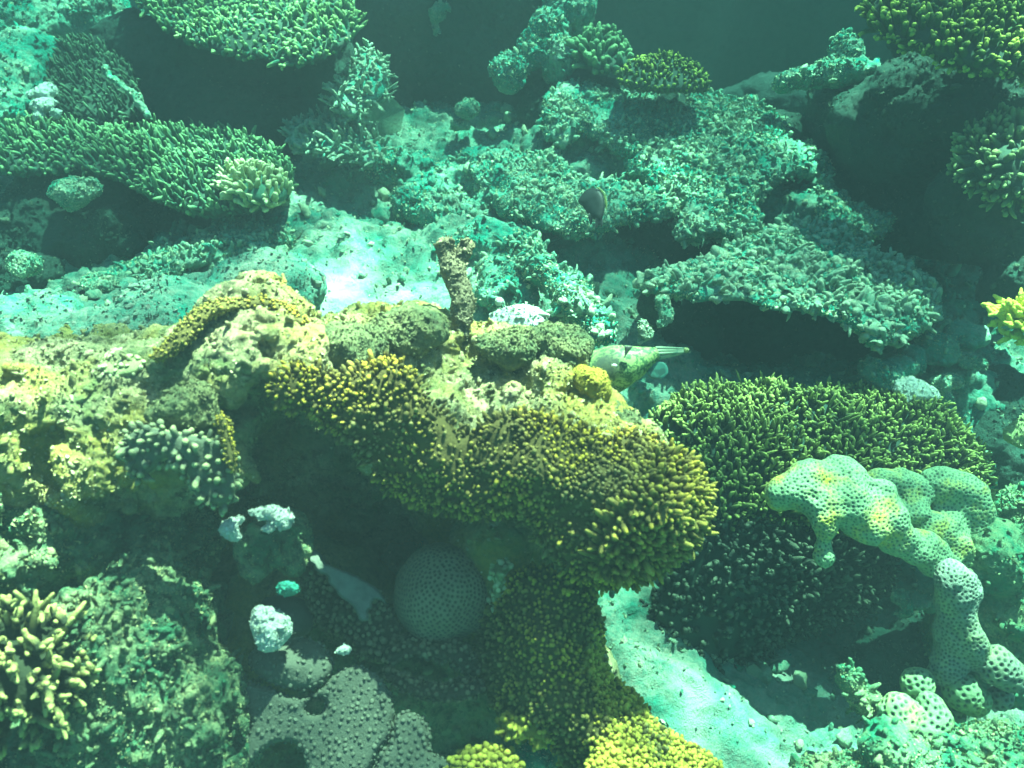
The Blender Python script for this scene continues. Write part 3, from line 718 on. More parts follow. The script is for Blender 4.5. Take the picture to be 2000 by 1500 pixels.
rock('green_lump', 'green algae tuft rock at the bottom edge between the yellow corals', 'rock', [E(1050, 1480, 1.37, (.03, .03, .03)), E(1070, 1450, 1.38, (.02, .03, .025))], M_rub, vox=.005, n1=(.012, 30), n2=(.008, 60), ncrust=160, cs=(.002, .006), seed=48)
plate_coral('plate_coral', 'grey green knobbly coral plate jutting from the left front of the ledge', 'coral',
    [(240,850),(290,830),(340,842),(400,850),(445,862),(456,905),(462,955),(450,985),(415,990),(380,975),(368,935),(350,905),(320,895),(300,925),(270,940),(250,905)],
    [(240,850,1.22),(400,850,1.20),(455,870,1.22),(455,980,1.22),(380,970,1.21),(350,880,1.185),(270,935,1.23)], M_fireg, 190, .010, (.007, .015), (.0032, .005), thick=.025, amp=.012, seed=9, edge=16, axis_up=.2)
plate_coral('yellow_coral', 'thin bright yellow coral rim along the upright right edge of the grey green plate', 'coral',
    [(418,812),(440,805),(450,850),(460,905),(452,925),(440,890),(432,850)], [(418,812,1.20),(440,805,1.21),(455,920,1.19)], M_fireo, 90, .004, (.003, .007), (.0016, .0026), thick=.02, seed=10, edge=8)
plate_coral('yellow_coral', 'bright yellow coral frill along the sunlit peak of the ledge', 'coral',
    [(292,700),(330,662),(358,622),(395,598),(440,584),(500,577),(545,588),(580,607),(606,632),(590,645),(560,622),(530,606),(480,602),(430,612),(390,640),(372,672),(345,690),(310,712)],
    [(292,700,1.25),(358,622,1.29),(440,584,1.325),(500,580,1.34),(545,588,1.34),(606,632,1.33),(560,622,1.315),(430,612,1.29),(345,690,1.245)], M_fireo, 330, .0048, (.003, .007), (.0016, .0030), thick=.03, amp=.012, seed=12, edge=14, axis_up=.5)
plate_coral('yellow_coral', 'olive yellow crust cushion on the ledge top left of its peak', 'coral',
    [(175,715),(200,688),(240,682),(280,695),(292,712),(260,735),(215,740)], [(175,715,1.29),(240,682,1.31),(290,712,1.28),(215,740,1.26)], M_pale, 90, .008, (.003, .006), (.003, .005), thick=.02, seed=13, edge=18, axis_up=.5)

# ------------------------------------------------------------------ inside the cave
def dome():
    c = W(866, 1158, 1.46); r = np.array([.084, .084, .080]); n1, n2 = 190, 360
    th = np.linspace(0, math.pi, n1); ph = np.linspace(0, 2 * math.pi, n2, endpoint=False)
    T, P = np.meshgrid(th, ph, indexing='ij')
    D = np.stack([np.sin(T) * np.cos(P), np.sin(T) * np.sin(P), np.cos(T)], -1).reshape(-1, 3)
    V = c + D * r * (1 + .11 * fbm(D, 1.5, 2, .5, 5))[:, None]
    I = np.arange(n1 * n2).reshape(n1, n2); J = np.roll(I, -1, 1)
    F = np.stack([I[:-1], I[1:], J[1:], J[:-1]], -1).reshape(-1, 4)
    q = np.arange(1250) + .5; z = 1 - 2 * q / 1250; a = q * math.pi * (3 - 5 ** .5); f = np.sqrt(1 - z * z)
    pd = np.stack([f * np.cos(a), f * np.sin(a), z], -1) + np.random.default_rng(3).normal(0, .010, (1250, 3)); pd = unit(pd)
    pts = c + pd * r * (1 + .11 * fbm(pd, 1.5, 2, .5, 5))[:, None]
    V, t = pitted(V, F, pts, .0030, .0022)
    return Geo().add(V, F, t)
tag(mk('dome_coral', dome(), M_brain), 'round olive dome coral covered in small pits inside the dark cave', 'coral')
root = thing('leather_coral', 'large grey warty lobed coral with a round hole, at the bottom of the cave', 'coral', W(650, 1420, 1.40))
plate_coral('lobe', '', '', [(478,1292),(505,1256),(560,1242),(612,1248),(645,1275),(655,1310),(625,1345),(590,1352),(545,1340),(505,1322)],
    [(478,1292,1.35),(560,1242,1.37),(650,1290,1.34),(560,1300,1.31),(590,1350,1.32)], M_leather, 120, .008, (.002, .004), (.0022, .0038), thick=.02, amp=.006, seed=20, edge=16, parent=root)
plate_coral('lobe', '', '', [(455,1352),(480,1330),(530,1345),(585,1370),(625,1352),(650,1320),(690,1292),(735,1312),(762,1352),(772,1392),(760,1440),(730,1480),(705,1530),(600,1530),(598,1470),(560,1445),(520,1455),(490,1500),(468,1470),(488,1420),(478,1385)],
    [(460,1352,1.33),(530,1345,1.32),(690,1292,1.335),(770,1390,1.32),(705,1520,1.285),(600,1450,1.295),(650,1380,1.31),(490,1470,1.30)], M_leather, 330, .0065, (.0015, .0038), (.002, .0036), thick=.014, amp=.005, seed=21, edge=9, parent=root,
    holes=[[(597,1375),(612,1360),(632,1362),(638,1380),(628,1396),(606,1398),(595,1388)]])
plate_coral('lobe', '', '', [(772,1400),(800,1388),(830,1405),(842,1435),(838,1465),(870,1485),(905,1492),(900,1530),(715,1530),(735,1490),(765,1445)],
    [(772,1400,1.32),(830,1405,1.325),(840,1460,1.31),(900,1500,1.30),(720,1520,1.285),(790,1470,1.295)], M_leather, 260, .008, (.0025, .005), (.0024, .004), thick=.02, amp=.008, seed=22, edge=14, parent=root)
plate_coral('lobe', '', '', [(486,1195),(520,1165),(560,1158),(600,1172),(618,1205),(610,1235),(580,1250),(530,1245),(498,1225)],
    [(486,1195,1.45),(560,1158,1.46),(615,1210,1.45),(550,1200,1.41),(580,1250,1.42)], M_leather, 6, .02, (.002, .003), (.003, .004), thick=.03, amp=.004, seed=23, edge=40, parent=root)
plate_coral('grey_sponge', 'smooth pale grey sponge sheet with ragged lower fringe, left of the dome coral', 'sponge',
    [(562,1058),(575,1066),(600,1068),(622,1076),(632,1098),(650,1108),(688,1118),(715,1136),(738,1150),(752,1172),(758,1182),(742,1172),(728,1172),(728,1190),(718,1192),(722,1212),(702,1216),(694,1190),(680,1176),(664,1168),(654,1150),(640,1140),(640,1126),(620,1118),(610,1100),(600,1098),(594,1116),(578,1112),(572,1085)],
    [(562,1058,1.42),(632,1090,1.385),(740,1150,1.395),(640,1130,1.375),(710,1210,1.36),(580,1110,1.385)], M_sponge, 3, .02, (.001, .002), (.002, .003), thick=.012, amp=.005, seed=24, edge=5, step=2, wob=3, edgetip=0, smooth=1)
plate_coral('knob_coral', 'dark brown knobbly coral spread under the fringe of the pale grey sponge', 'coral',
    [(560,1075),(620,1080),(660,1130),(740,1150),(770,1210),(780,1250),(760,1290),(715,1290),(680,1255),(640,1235),(610,1200),(600,1150)],
    [(560,1075,1.46),(660,1130,1.45),(760,1200,1.45),(740,1290,1.43),(640,1235,1.45),(680,1200,1.42)], M_brown, 520, .0062, (.006, .011), (.0036, .0052), thick=.03, amp=.012, seed=25, edge=25)
plate_coral('folded_coral', 'brown folded coral rim arching under the dome coral', 'coral',
    [(742,1268),(775,1245),(820,1235),(870,1240),(905,1255),(930,1290),(942,1322),(910,1312),(870,1290),(825,1278),(785,1285),(755,1300)],
    [(742,1268,1.42),(820,1235,1.44),(905,1255,1.42),(940,1320,1.40),(825,1278,1.37)], M_brown, 220, .007, (.004, .009), (.0036, .005), thick=.02, amp=.008, seed=26, edge=14)
plate_coral('folded_coral', 'lower lip of folded brown coral below the black crack', 'coral',
    [(745,1300),(775,1312),(810,1332),(860,1338),(905,1330),(945,1326),(945,1352),(900,1368),(840,1366),(790,1352),(755,1330)],
    [(745,1300,1.40),(810,1332,1.38),(945,1326,1.38),(900,1368,1.345),(790,1352,1.35)], M_brown, 190, .007, (.004, .008), (.003, .005), thick=.02, amp=.008, seed=27, edge=12)
plate_coral('knob_coral', 'small upright tan knob coral at the right shoulder of the dome coral', 'coral',
    [(955,1120),(968,1085),(985,1062),(1000,1078),(1002,1110),(985,1130),(985,1170),(970,1200),(955,1180),(965,1140)], [(955,1120,1.43),(985,1062,1.44),(1002,1110,1.42),(970,1190,1.41),(975,1120,1.38)], M_pale, 60, .0065, (.004, .009), (.0036, .005), thick=.025, seed=28, edge=12)
def small_rock(name, label, cat, px, py, d, r_, mat, seed, vox=.0035, prims=None, n1=.012, crust_n=60, **k):
    return rock(name, label, cat, prims or [E(px, py, d, r_)], mat, vox=vox, n1=(n1, 28), n2=(n1 * .6, 60), n3=(.002, 140), ncrust=crust_n, cs=(.0015, .005), seed=seed, **k)
small_rock('limestone_chunk', 'bright white sunlit limestone chunk resting on the grey lobed coral', 'rock', 0, 0, 0, 0, M_white, 31, prims=[E(522, 1218, 1.30, (.020, .02, .018)), E(545, 1225, 1.30, (.020, .02, .020)), E(530, 1245, 1.295, (.024, .02, .016)), E(512, 1240, 1.295, (.013, .014, .014))], k=.008, n1=.012, crust_n=160)
small_rock('coral_chip', 'small teal green flat chip above the white limestone chunk', 'rock', 560, 1150, 1.30, (.016, .010, .014), M_teal, 32, cut=[E(570, 1131, 1.285, (.005, .02, .006))], n1=.005)
small_rock('coral_chip', 'tiny bright white chip wedged beside the grey lobed coral and the brown knobs', 'rock', 672, 1270, 1.33, (.012, .008, .006), M_white, 33, n1=.004, crust_n=20)
small_rock('dead_coral', 'bright white dead coral knuckles lit in front of the black cave', 'coral', 0, 0, 0, 0, M_white, 34, prims=[E(455, 1035, 1.265, (.013, .014, .014)), E(470, 1015, 1.275, (.012, .012, .010)), E(490, 1003, 1.285, (.010, .012, .008)), E(515, 1003, 1.285, (.018, .014, .012)), E(540, 1010, 1.285, (.016, .014, .011)), E(523, 1026, 1.280, (.012, .012, .010)), E(552, 1020, 1.290, (.009, .010, .009))], crust_n=420, n1=.013, k=.006)
small_rock('rock_stub', 'dark rock knob carrying the white dead coral in front of the cave', 'rock', 0, 0, 0, 0, M_mound, 35, prims=[E(520, 1055, 1.36, (.036, .05, .028)), E(500, 1080, 1.375, (.024, .05, .022)), E(535, 1085, 1.345, (.018, .018, .016)), E(570, 1060, 1.395, (.03, .05, .05))], vox=.005, n1=.02, crust_n=220)

# branching coral at the lower left: every branch forks
def branching(name, label, cat, px, py, d, rad, n, mat, aim, L, R, seed, cone=1.1, group=None):
    r = np.random.default_rng(seed); c = W(px, py, d); aim = unit(np.array(aim, float))
    root = thing(name, label, cat, c - np.array([0, 0, rad * .6]), group)
    V, F = mass([('e', c, np.array([rad, rad, rad * .7]))], vox=.007, n1=(.012, 18), n2=(.006, 40), n3=(.002, 90), seed=seed)
    mk('base', Geo().add(V, F), mat, root)
    k = 0; gold = math.pi * (3 - 5 ** .5)
    h = np.array([1., 0, 0]); b1 = unit(np.cross(aim, h)); b2 = np.cross(aim, b1)
    for q in range(n):
        ct = 1 - (1 - math.cos(cone)) * (q + .5) / n; sn = math.sqrt(max(0, 1 - ct * ct)); a = q * gold + r.normal(0, .2)
        dv = unit(aim * ct + (b1 * math.cos(a) + b2 * math.sin(a)) * sn + r.normal(0, .07, 3))
        p0 = c + dv * rad * np.array([.8, .8, .6]); ln = r.uniform(*L); rr = r.uniform(*R)
        geo = Geo()
        def grow(p, dv, ln, rr, lev):
            m = 6; bend = r.normal(0, .28, 3); t = np.linspace(0, 1, m)
            pts = p + dv * (ln * t)[:, None] + (bend + UP * .12) * (ln * t * t)[:, None]
            rd = rr * np.array([1.15, 1., .95, .88, .75, .46])
            v, f, tp = tube(pts, rd, 7, .10, r); geo.add(v, f, (tp if lev == 0 else .3 + .7 * tp))
            if lev < 2:
                for _ in range(r.integers(2, 5) if lev == 0 else r.integers(0, 3)):
                    s = r.uniform(.3, .8); pp = pts[0] + (pts[-1] - pts[0]) * s
                    grow(pp, unit(dv + r.normal(0, .55, 3)), ln * r.uniform(.3, .55), rr * .88, lev + 1)
        grow(p0, dv, ln, rr, 0)
        mk('branch', geo, mat, root)
    return root
branching('branching_coral', 'pale tipped branching coral in the bottom left corner', 'coral', 35, 1310, 1.17, .066, 100, coral_mat('branching coral', (.024, .032, .015), (.44, .40, .13), .35, .5, 1.05), (.35, -.45, .75), (.030, .054), (.0052, .0070), 51, 1.75)

# ------------------------------------------------------------------ right foreground
finger_coral('finger_coral', 'wide field of crowded upright yellow green finger coral on the right', 
    [(1252,838),(1300,800),(1350,778),(1420,778),(1480,762),(1560,772),(1640,768),(1720,770),(1790,790),(1860,832),(1915,890),(1930,960),(1890,1010),(1800,1020),(1740,1040),(1650,1050),(1560,1030),(1470,1020),(1400,1030),(1370,1020),(1388,960),(1370,910),(1330,880),(1275,862)],
    [(1252,838,1.80),(1420,778,1.90),(1640,768,1.95),(1860,832,1.95),(1930,960,1.95),(1500,850,1.80),(1650,900,1.80),(1500,980,1.77),(1650,1040,1.84),(1400,1000,1.72),(1800,1010,1.90)],
    M_finger, 2500, .0090, (.026, .044), (.0036, .0052), M_dark, dirn=(-.12, -.10, 1), spread=.3, thick=.14, amp=.03, seed=61, forks=.7, jit=.11)
finger_coral('finger_coral', 'brown grey finger coral mound with shade in its colour below the bright field, above the sand', 
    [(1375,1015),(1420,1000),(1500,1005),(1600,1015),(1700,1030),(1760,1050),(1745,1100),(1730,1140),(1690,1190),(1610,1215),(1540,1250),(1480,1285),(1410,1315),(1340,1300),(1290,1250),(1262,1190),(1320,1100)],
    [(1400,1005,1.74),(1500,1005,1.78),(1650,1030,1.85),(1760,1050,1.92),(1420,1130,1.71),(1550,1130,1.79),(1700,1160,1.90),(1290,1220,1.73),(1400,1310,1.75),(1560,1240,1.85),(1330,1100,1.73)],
    M_shadef, 1200, .0118, (.024, .044), (.0046, .0068), M_dark, dirn=(-.12, -.14, 1), spread=.4, thick=.12, amp=.03, seed=62, forks=.75)

def lobed(name, label, prims, mat, seed, vox=.0042, pit=.0066, k=.022, n1=(.013, 20), n2=(.004, 45), n3=(.0, 90), cat='coral', **kw):
    V, F = mass(prims, vox=vox, k=k, n1=n1, n2=n2, n3=n3, seed=seed, kcap=False, **kw)
    p, _ = surf_sample(V, F, 9000, pit, None, np.random.default_rng(seed))
    V, t = pitted(V, F, p, pit * .40, pit * .42)
    return tag(mk(name, Geo().add(V, F, t), mat), label, cat)
lobed('honeycomb_coral', 'long lumpy pale green pitted coral lobe with yellow patches, over the shade-darkened finger coral', [
    E(1528, 965, 1.595, (0.0354, 0.0354, 0.0395)), E(1572, 950, 1.595, (0.0437, 0.0416, 0.0458)), E(1600, 985, 1.575, (0.0395, 0.0416, 0.0374)), E(1640, 935, 1.605, (0.0374, 0.0374, 0.0333)), E(1655, 978, 1.585, (0.0458, 0.0458, 0.0478)), E(1705, 985, 1.605, (0.0437, 0.0458, 0.0458)), E(1735, 1018, 1.605, (0.0395, 0.0416, 0.0416)), E(1690, 1025, 1.575, (0.0354, 0.0354, 0.0312)), E(1760, 1055, 1.615, (0.0312, 0.0333, 0.0333)),
    E(1795, 1068, 1.625, (0.0333, 0.0354, 0.0312)), E(1825, 1095, 1.635, (0.0333, 0.0333, 0.0291)), C((1616, 1012, 1.565), (1616, 1034, 1.565), .014, .018), C((1612, 1076, 1.570), (1612, 1084, 1.570), .010, .013)], M_pit, 71, n1=(.016, 15))
lobed('honeycomb_coral', 'short plump pitted coral lobe behind the long pale one', [E(1722, 945, 1.685, (0.0333, 0.0354, 0.0291)), E(1762, 948, 1.695, (0.0354, 0.0354, 0.0333)), E(1795, 960, 1.695, (0.0312, 0.0354, 0.0354)), E(1780, 1000, 1.655, (0.0333, 0.0312, 0.0270))], M_pit, 72, n1=(.014, 16))
lobed('honeycomb_coral', 'curled thick pitted coral lobe at the right arching down to a column', [E(1835, 948, 1.695, (0.0374, 0.0374, 0.0354)), E(1872, 960, 1.705, (0.0416, 0.0416, 0.0416)), E(1898, 1000, 1.705, (0.0416, 0.0416, 0.0458)), E(1895, 1045, 1.705, (0.0354, 0.0374, 0.0374)), E(1865, 1062, 1.665, (0.0312, 0.0312, 0.0291)), E(1820, 1035, 1.655, (0.0354, 0.0333, 0.0312)), E(1850, 1010, 1.685, (0.0229, 0.0312, 0.0229)), E(1880, 1090, 1.685, (0.0270, 0.0270, 0.0229)), E(1850, 1100, 1.645, (0.0270, 0.0270, 0.0208))], M_pit, 73, n1=(.014, 16))
rock('lit_rock', 'green and yellow crusted rock at the right edge beside the curled pitted lobe', 'rock', [E(1930, 1090, 1.72, (.075, .09, .09)), E(1880, 1130, 1.69, (.045, .05, .035)), E(1960, 1190, 1.74, (.09, .10, .10)), E(1900, 1230, 1.76, (.06, .07, .10)), E(2010, 1030, 1.99, (.08, .1, .08)), E(1960, 1330, 1.78, (.10, .1, .12)), E(1860, 1260, 1.82, (.05, .07, .10))], M_grn, vox=.008, n1=(.025, 11), n2=(.016, 28), ncrust=900, seed=74, stubs=120)
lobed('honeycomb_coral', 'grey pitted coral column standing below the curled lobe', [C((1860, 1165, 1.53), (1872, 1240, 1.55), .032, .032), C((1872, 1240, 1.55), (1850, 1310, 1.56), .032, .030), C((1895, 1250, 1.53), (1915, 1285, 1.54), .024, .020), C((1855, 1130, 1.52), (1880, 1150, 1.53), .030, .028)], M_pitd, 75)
nod = [('round pitted coral ball with a green lit cap under the grey column', [(1792, 1335, 1.55, .030)]),
       ('three joined green pitted coral knobs lying nearest the sand', [(1752, 1392, 1.50, .032), (1785, 1400, 1.51, .028), (1762, 1422, 1.48, .022)]),
       ('curved chain of green pitted knobs right of the joined three', [(1815, 1375, 1.51, .020), (1830, 1408, 1.50, .026), (1805, 1430, 1.49, .024), (1778, 1412, 1.50, .018)]),
       ('large green capped pitted knob low on the right beside a smaller one', [(1880, 1352, 1.55, .034), (1905, 1372, 1.56, .026)]),
       ('small dim pitted ball right of the green capped knob', [(1952, 1362, 1.58, .022)]), ('dim grey pitted ball behind the chain of knobs', [(1860, 1398, 1.58, .024)]),
       ('grey pitted lobe at the right edge under the crusted rock', [(1945, 1300, 1.54, .034), (1975, 1320, 1.55, .03)])]
for q, (lab, bl) in enumerate(nod):
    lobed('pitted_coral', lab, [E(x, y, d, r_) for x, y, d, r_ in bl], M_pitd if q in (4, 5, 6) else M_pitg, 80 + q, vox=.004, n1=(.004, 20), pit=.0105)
rock('coral_finger', 'short algae covered coral finger lying across the shaded sand', 'coral', [C((1655, 1325, 1.56), (1690, 1370, 1.55), .020, .016), C((1690, 1370, 1.55), (1718, 1392, 1.54), .018, .014)], M_grn, vox=.005, n1=(.012, 26), n2=(.008, 55), ncrust=200, cs=(.002, .006), seed=90, stubs=30)
rock('reef_edge', 'sunlit turf-covered rock rim along the bottom right edge', 'rock', [E(1740, 1475, 1.46, (.05, .05, .035)), E(1780, 1450, 1.50, (.04, .04, .02)), E(1850, 1500, 1.46, (.09, .06, .04)), E(1960, 1495, 1.46, (.09, .06, .045)), E(1640, 1530, 1.46, (.10, .05, .03))], M_grn, vox=.007, n1=(.022, 14), n2=(.014, 32), ncrust=800, seed=91, stubs=80)
rock('shade_filler_rock', 'added rubble rock in shade colour behind the green pitted knobs', 'rock', [E(1745, 1285, 1.84, (.07, .06, .05)), E(1700, 1310, 1.80, (.05, .05, .035)), E(1800, 1260, 1.88, (.07, .06, .05))], M_shade, vox=.008, n1=(.02, 14), n2=(.014, 32), ncrust=300, seed=160)  # added to cover a lit bit of seabed, coloured like shade
rock('coral_scrap', 'ragged coral scrap with one lit edge in the dark hollow under the pitted lobes', 'coral', [E(1755, 1165, 1.70, (.014, .014, .022)), E(1768, 1190, 1.70, (.012, .012, .018)), E(1790, 1170, 1.72, (.03, .02, .010)), E(1815, 1180, 1.73, (.012, .012, .012))], M_rub, vox=.005, n1=(.010, 30), n2=(.008, 60), ncrust=80, cs=(.002, .006), seed=92)

# ------------------------------------------------------------------ middle distance
rock('outcrop', 'shade-coloured rock core under the lit crusted shelves at centre right', 'rock', [
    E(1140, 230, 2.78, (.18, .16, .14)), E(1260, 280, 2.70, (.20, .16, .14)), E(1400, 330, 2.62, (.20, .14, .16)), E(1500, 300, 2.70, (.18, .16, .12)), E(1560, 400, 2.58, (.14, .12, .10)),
    E(1180, 470, 2.42, (.14, .10, .08)), E(1320, 500, 2.46, (.14, .10, .10)), E(1680, 480, 2.50, (.12, .1, .08))], M_shade, vox=.012, n1=(.05, 6), n2=(.03, 16), n3=(.010, 45), pits=(.04, 8), ncrust=900, cs=(.003, .010), seed=101)  # coloured dark so the hollows between the shelves look shaded
crust_plate('crusted_shelf', 'broad crusted reef shelf in turquoise light, stepping down to the right at centre right', 'reef shelf',
    [(1055,200),(1090,160),(1150,158),(1200,182),(1250,190),(1300,186),(1380,182),(1440,192),(1500,208),(1548,238),(1540,275),(1600,288),(1622,330),(1616,372),(1650,392),(1710,412),(1748,424),(1722,470),(1650,470),(1592,446),(1602,405),(1592,362),(1560,342),(1520,348),(1488,382),(1472,412),(1500,442),(1440,470),(1390,462),(1340,476),(1318,445),(1340,402),(1290,384),(1240,352),(1226,318),(1185,285),(1140,262),(1098,290),(1066,270)],
    [(1055,200,2.52),(1150,158,2.62),(1250,190,2.60),(1380,182,2.62),(1548,238,2.60),(1616,372,2.42),(1748,424,2.34),(1650,470,2.24),(1592,440,2.26),(1500,442,2.20),(1340,470,2.18),(1240,352,2.34),(1140,262,2.44),(1400,300,2.40),(1450,400,2.26),(1520,330,2.36),(1300,260,2.46)], M_rock, 6500, 420, seed=151, cs=(.0035, .013))
crust_plate('crusted_shelf', 'low crusted shelf lit green white around the small dark fish', 'reef shelf',
    [(985,345),(1030,305),(1085,298),(1110,335),(1150,356),(1200,352),(1250,362),(1312,384),(1318,425),(1262,428),(1215,432),(1180,446),(1130,462),(1070,452),(1015,430),(965,405)],
    [(985,345,2.32),(1085,298,2.42),(1200,352,2.32),(1312,384,2.28),(1262,428,2.16),(1130,462,2.08),(965,405,2.20),(1140,400,2.19)], M_rock, 3000, 150, seed=152)
crust_plate('crusted_shelf', 'narrow crusted rib running down from the dark fish towards the green fish', 'reef shelf',
    [(975,455),(1020,445),(1050,480),(1075,520),(1120,535),(1150,545),(1145,575),(1180,600),(1200,650),(1175,672),(1130,640),(1095,600),(1070,560),(1030,540),(1000,500)],
    [(975,455,2.12),(1050,480,2.06),(1150,545,1.98),(1200,650,1.84),(1130,640,1.84),(1030,540,1.96),(1090,560,1.93)], M_rock, 1900, 90, seed=153)
rock('slope_rock', 'low mottled rock ridge with dark hollows on the slope left of the dark fish', 'rock', [E(960, 350, 2.42, (.14, .12, .05)), E(860, 390, 2.36, (.12, .12, .045)), E(780, 330, 2.55, (.10, .10, .04)), E(960, 480, 2.14, (.07, .08, .04)), E(1000, 570, 2.04, (.06, .08, .04))], M_rock, n1=(.035, 8), n2=(.024, 20), n3=(.008, 50), pits=(.04, 9), ncrust=1200, cs=(.003, .015), seed=102, stubs=120)
plate = finger_coral('dead_table_coral', 'broad dead table coral crusted with pale green stubs, shading a dark hollow',
    [(1232,562),(1262,530),(1340,515),(1400,490),(1440,462),(1500,445),(1560,425),(1640,455),(1715,488),(1790,520),(1832,565),(1838,615),(1805,650),(1745,668),(1712,690),(1672,652),(1620,620),(1560,608),(1500,606),(1450,582),(1400,590),(1330,585),(1280,580)],
    [(1232,562,1.92),(1340,515,2.00),(1440,462,2.15),(1560,425,2.24),(1715,488,2.16),(1832,580,2.03),(1712,690,1.86),(1620,620,1.84),(1500,606,1.83),(1400,590,1.86),(1280,580,1.90)],
    M_teald, 560, .0125, (.008, .030), (.0035, .0105), M_rock, dirn=(0, -.15, .9), spread=.5, thick=.045, amp=.05, freq=10, seed=103, jit=.6, forks=.35, branch='stub', ncr=5200)
rock('support_rock', 'shade-coloured rock mass holding up the dead table coral', 'rock', [E(1450, 640, 2.30, (.22, .08, .16)), E(1700, 640, 2.30, (.16, .08, .16)), E(1330, 640, 2.16, (.10, .08, .09)), E(1300, 600, 2.02, (.05, .06, .05))], M_shade, n1=(.03, 8), n2=(.02, 20), ncrust=300, seed=104)
rock('hanging_coral', 'pale ragged coral finger hanging from the dead table near the green fish', 'coral', [C((1295, 590, 1.88), (1300, 620, 1.87), .014, .012), C((1300, 620, 1.87), (1285, 640, 1.86), .012, .006)], M_rub, vox=.004, n1=(.008, 30), n2=(.006, 60), ncrust=90, cs=(.002, .005), seed=105)
rock('hanging_coral', 'small pale coral tuft just above the green fish', 'coral', [C((1256, 635, 1.80), (1262, 652, 1.80), .009, .011), C((1262, 652, 1.80), (1250, 668, 1.80), .008, .004)], M_rub, vox=.004, n1=(.006, 30), n2=(.005, 60), ncrust=60, cs=(.002, .005), seed=106)
for lab, pr, sd in [('knobbly pale rock cluster just past the right end of the finger field', [E(1730, 735, 1.98, (.035, .04, .035)), E(1760, 720, 2.0, (.03, .03, .03)), E(1705, 725, 1.98, (.025, .03, .025))], 107),
                    ('smooth pale flat rock below the knobbly rock cluster', [E(1775, 762, 1.94, (.045, .035, .018)), E(1810, 772, 1.95, (.025, .02, .012))], 108),
                    ('small pale coral lump right of the flat rock', [E(1838, 752, 2.0, (.022, .025, .024)), E(1860, 745, 2.02, (.016, .02, .02)), E(1845, 775, 2.0, (.018, .018, .012))], 109),
                    ('teal crusted low rock stretching right of the dead table', [E(1890, 655, 2.1, (.05, .05, .02)), E(1830, 680, 2.08, (.05, .05, .03)), E(1780, 700, 2.06, (.03, .04, .03))], 110),
                    ('two small pale lumps in the dark at the right', [E(1890, 705, 2.05, (.016, .016, .012)), E(1912, 710, 2.05, (.016, .016, .012))], 111)]:
    rock('coral_rock', lab, 'rock', pr, M_rock if sd != 108 else M_white, vox=.006, k=.015, n1=(.014, 22), n2=(.010, 45), n3=(.004, 90), ncrust=200, cs=(.002, .008), seed=sd)
rock('dead_stalk', 'mottled brown dead coral stalk standing upright on the ledge crest', 'coral', [C((900, 655, 1.44), (905, 590, 1.45), .012, .016), C((905, 590, 1.45), (888, 530, 1.46), .016, .016), C((888, 530, 1.46), (868, 482, 1.47), .015, .012), C((892, 525, 1.46), (912, 484, 1.47), .011, .011)], coral_mat('stalk', (.16, .14, .08), (.4, .36, .2), .8, .2, .9, 60), vox=.004, n1=(.007, 26), n2=(.007, 55), n3=(.004, 110), ncrust=260, cs=(.002, .007), seed=112)
rock('pebble', 'small round white pebble on the slope right of the standing stalk', 'rock', [E(975, 589, 1.92, (.010, .010, .009))], M_white, vox=.003, n1=(.002, 40), n2=(.001, 80), n3=(.0005, 150), ncrust=0, seed=113)
rock('flat_rock', 'flat pale rock slab lit on the slope right of the stalk foot', 'rock', [E(1020, 622, 1.88, (.06, .04, .015)), E(980, 630, 1.87, (.03, .03, .012))], M_white, vox=.006, n1=(.010, 18), n2=(.006, 45), ncrust=80, seed=114)

# upper middle: finger tables on the outcrop, the dark pillar behind
finger_coral('table_coral', 'small yellow green finger table coral at the top of the outcrop', [(1205,150),(1230,118),(1290,108),(1345,130),(1380,155),(1378,180),(1320,182),(1255,178),(1215,172)], [(1205,150,2.40),(1290,108,2.52),(1380,160,2.42),(1300,180,2.36),(1230,175,2.36)],
    M_ygreen, 420, .0135, (.014, .028), (.0042, .0062), M_dark, dirn=(0, -.1, 1), spread=.3, thick=.05, amp=.012, seed=121, forks=.3, edge=20)
finger_coral('bushy_coral', 'dark teal bushy coral standing behind the small yellow green table', [(1130,95),(1150,72),(1190,68),(1225,85),(1235,120),(1210,140),(1160,140),(1135,120)], [(1130,95,2.62),(1190,68,2.68),(1235,110,2.60),(1180,140,2.55)],
    M_stag, 110, .020, (.03, .05), (.009, .013), M_dark, dirn=(0, -.1, 1), spread=.4, thick=.05, seed=122, forks=.5, edge=20)
rock('pillar_rock', 'tall shade-coloured rock wall at the top centre with a sunlit crusted edge', 'rock', [E(880, 120, 3.05, (.30, .12, .50)), E(760, 60, 3.1, (.22, .12, .5)), E(990, 120, 2.98, (.16, .10, .42))], M_shade, vox=.014, n1=(.05, 6), n2=(.03, 16), n3=(.01, 40), ncrust=300, cs=(.004, .012), seed=123)
rock('crust_rock', 'sunlit crusted rock strip at the top centre on the right of the dark wall', 'rock', [E(1110, 20, 2.80, (.08, .10, .10)), E(1070, 60, 2.75, (.06, .08, .06)), E(1040, 105, 2.70, (.035, .05, .03)), E(1000, 140, 2.66, (.045, .05, .05)), E(1090, 120, 2.70, (.05, .08, .07))], M_rock, vox=.009, n1=(.03, 10), n2=(.02, 22), n3=(.01, 40), ncrust=600, cs=(.004, .014), seed=148, stubs=120)
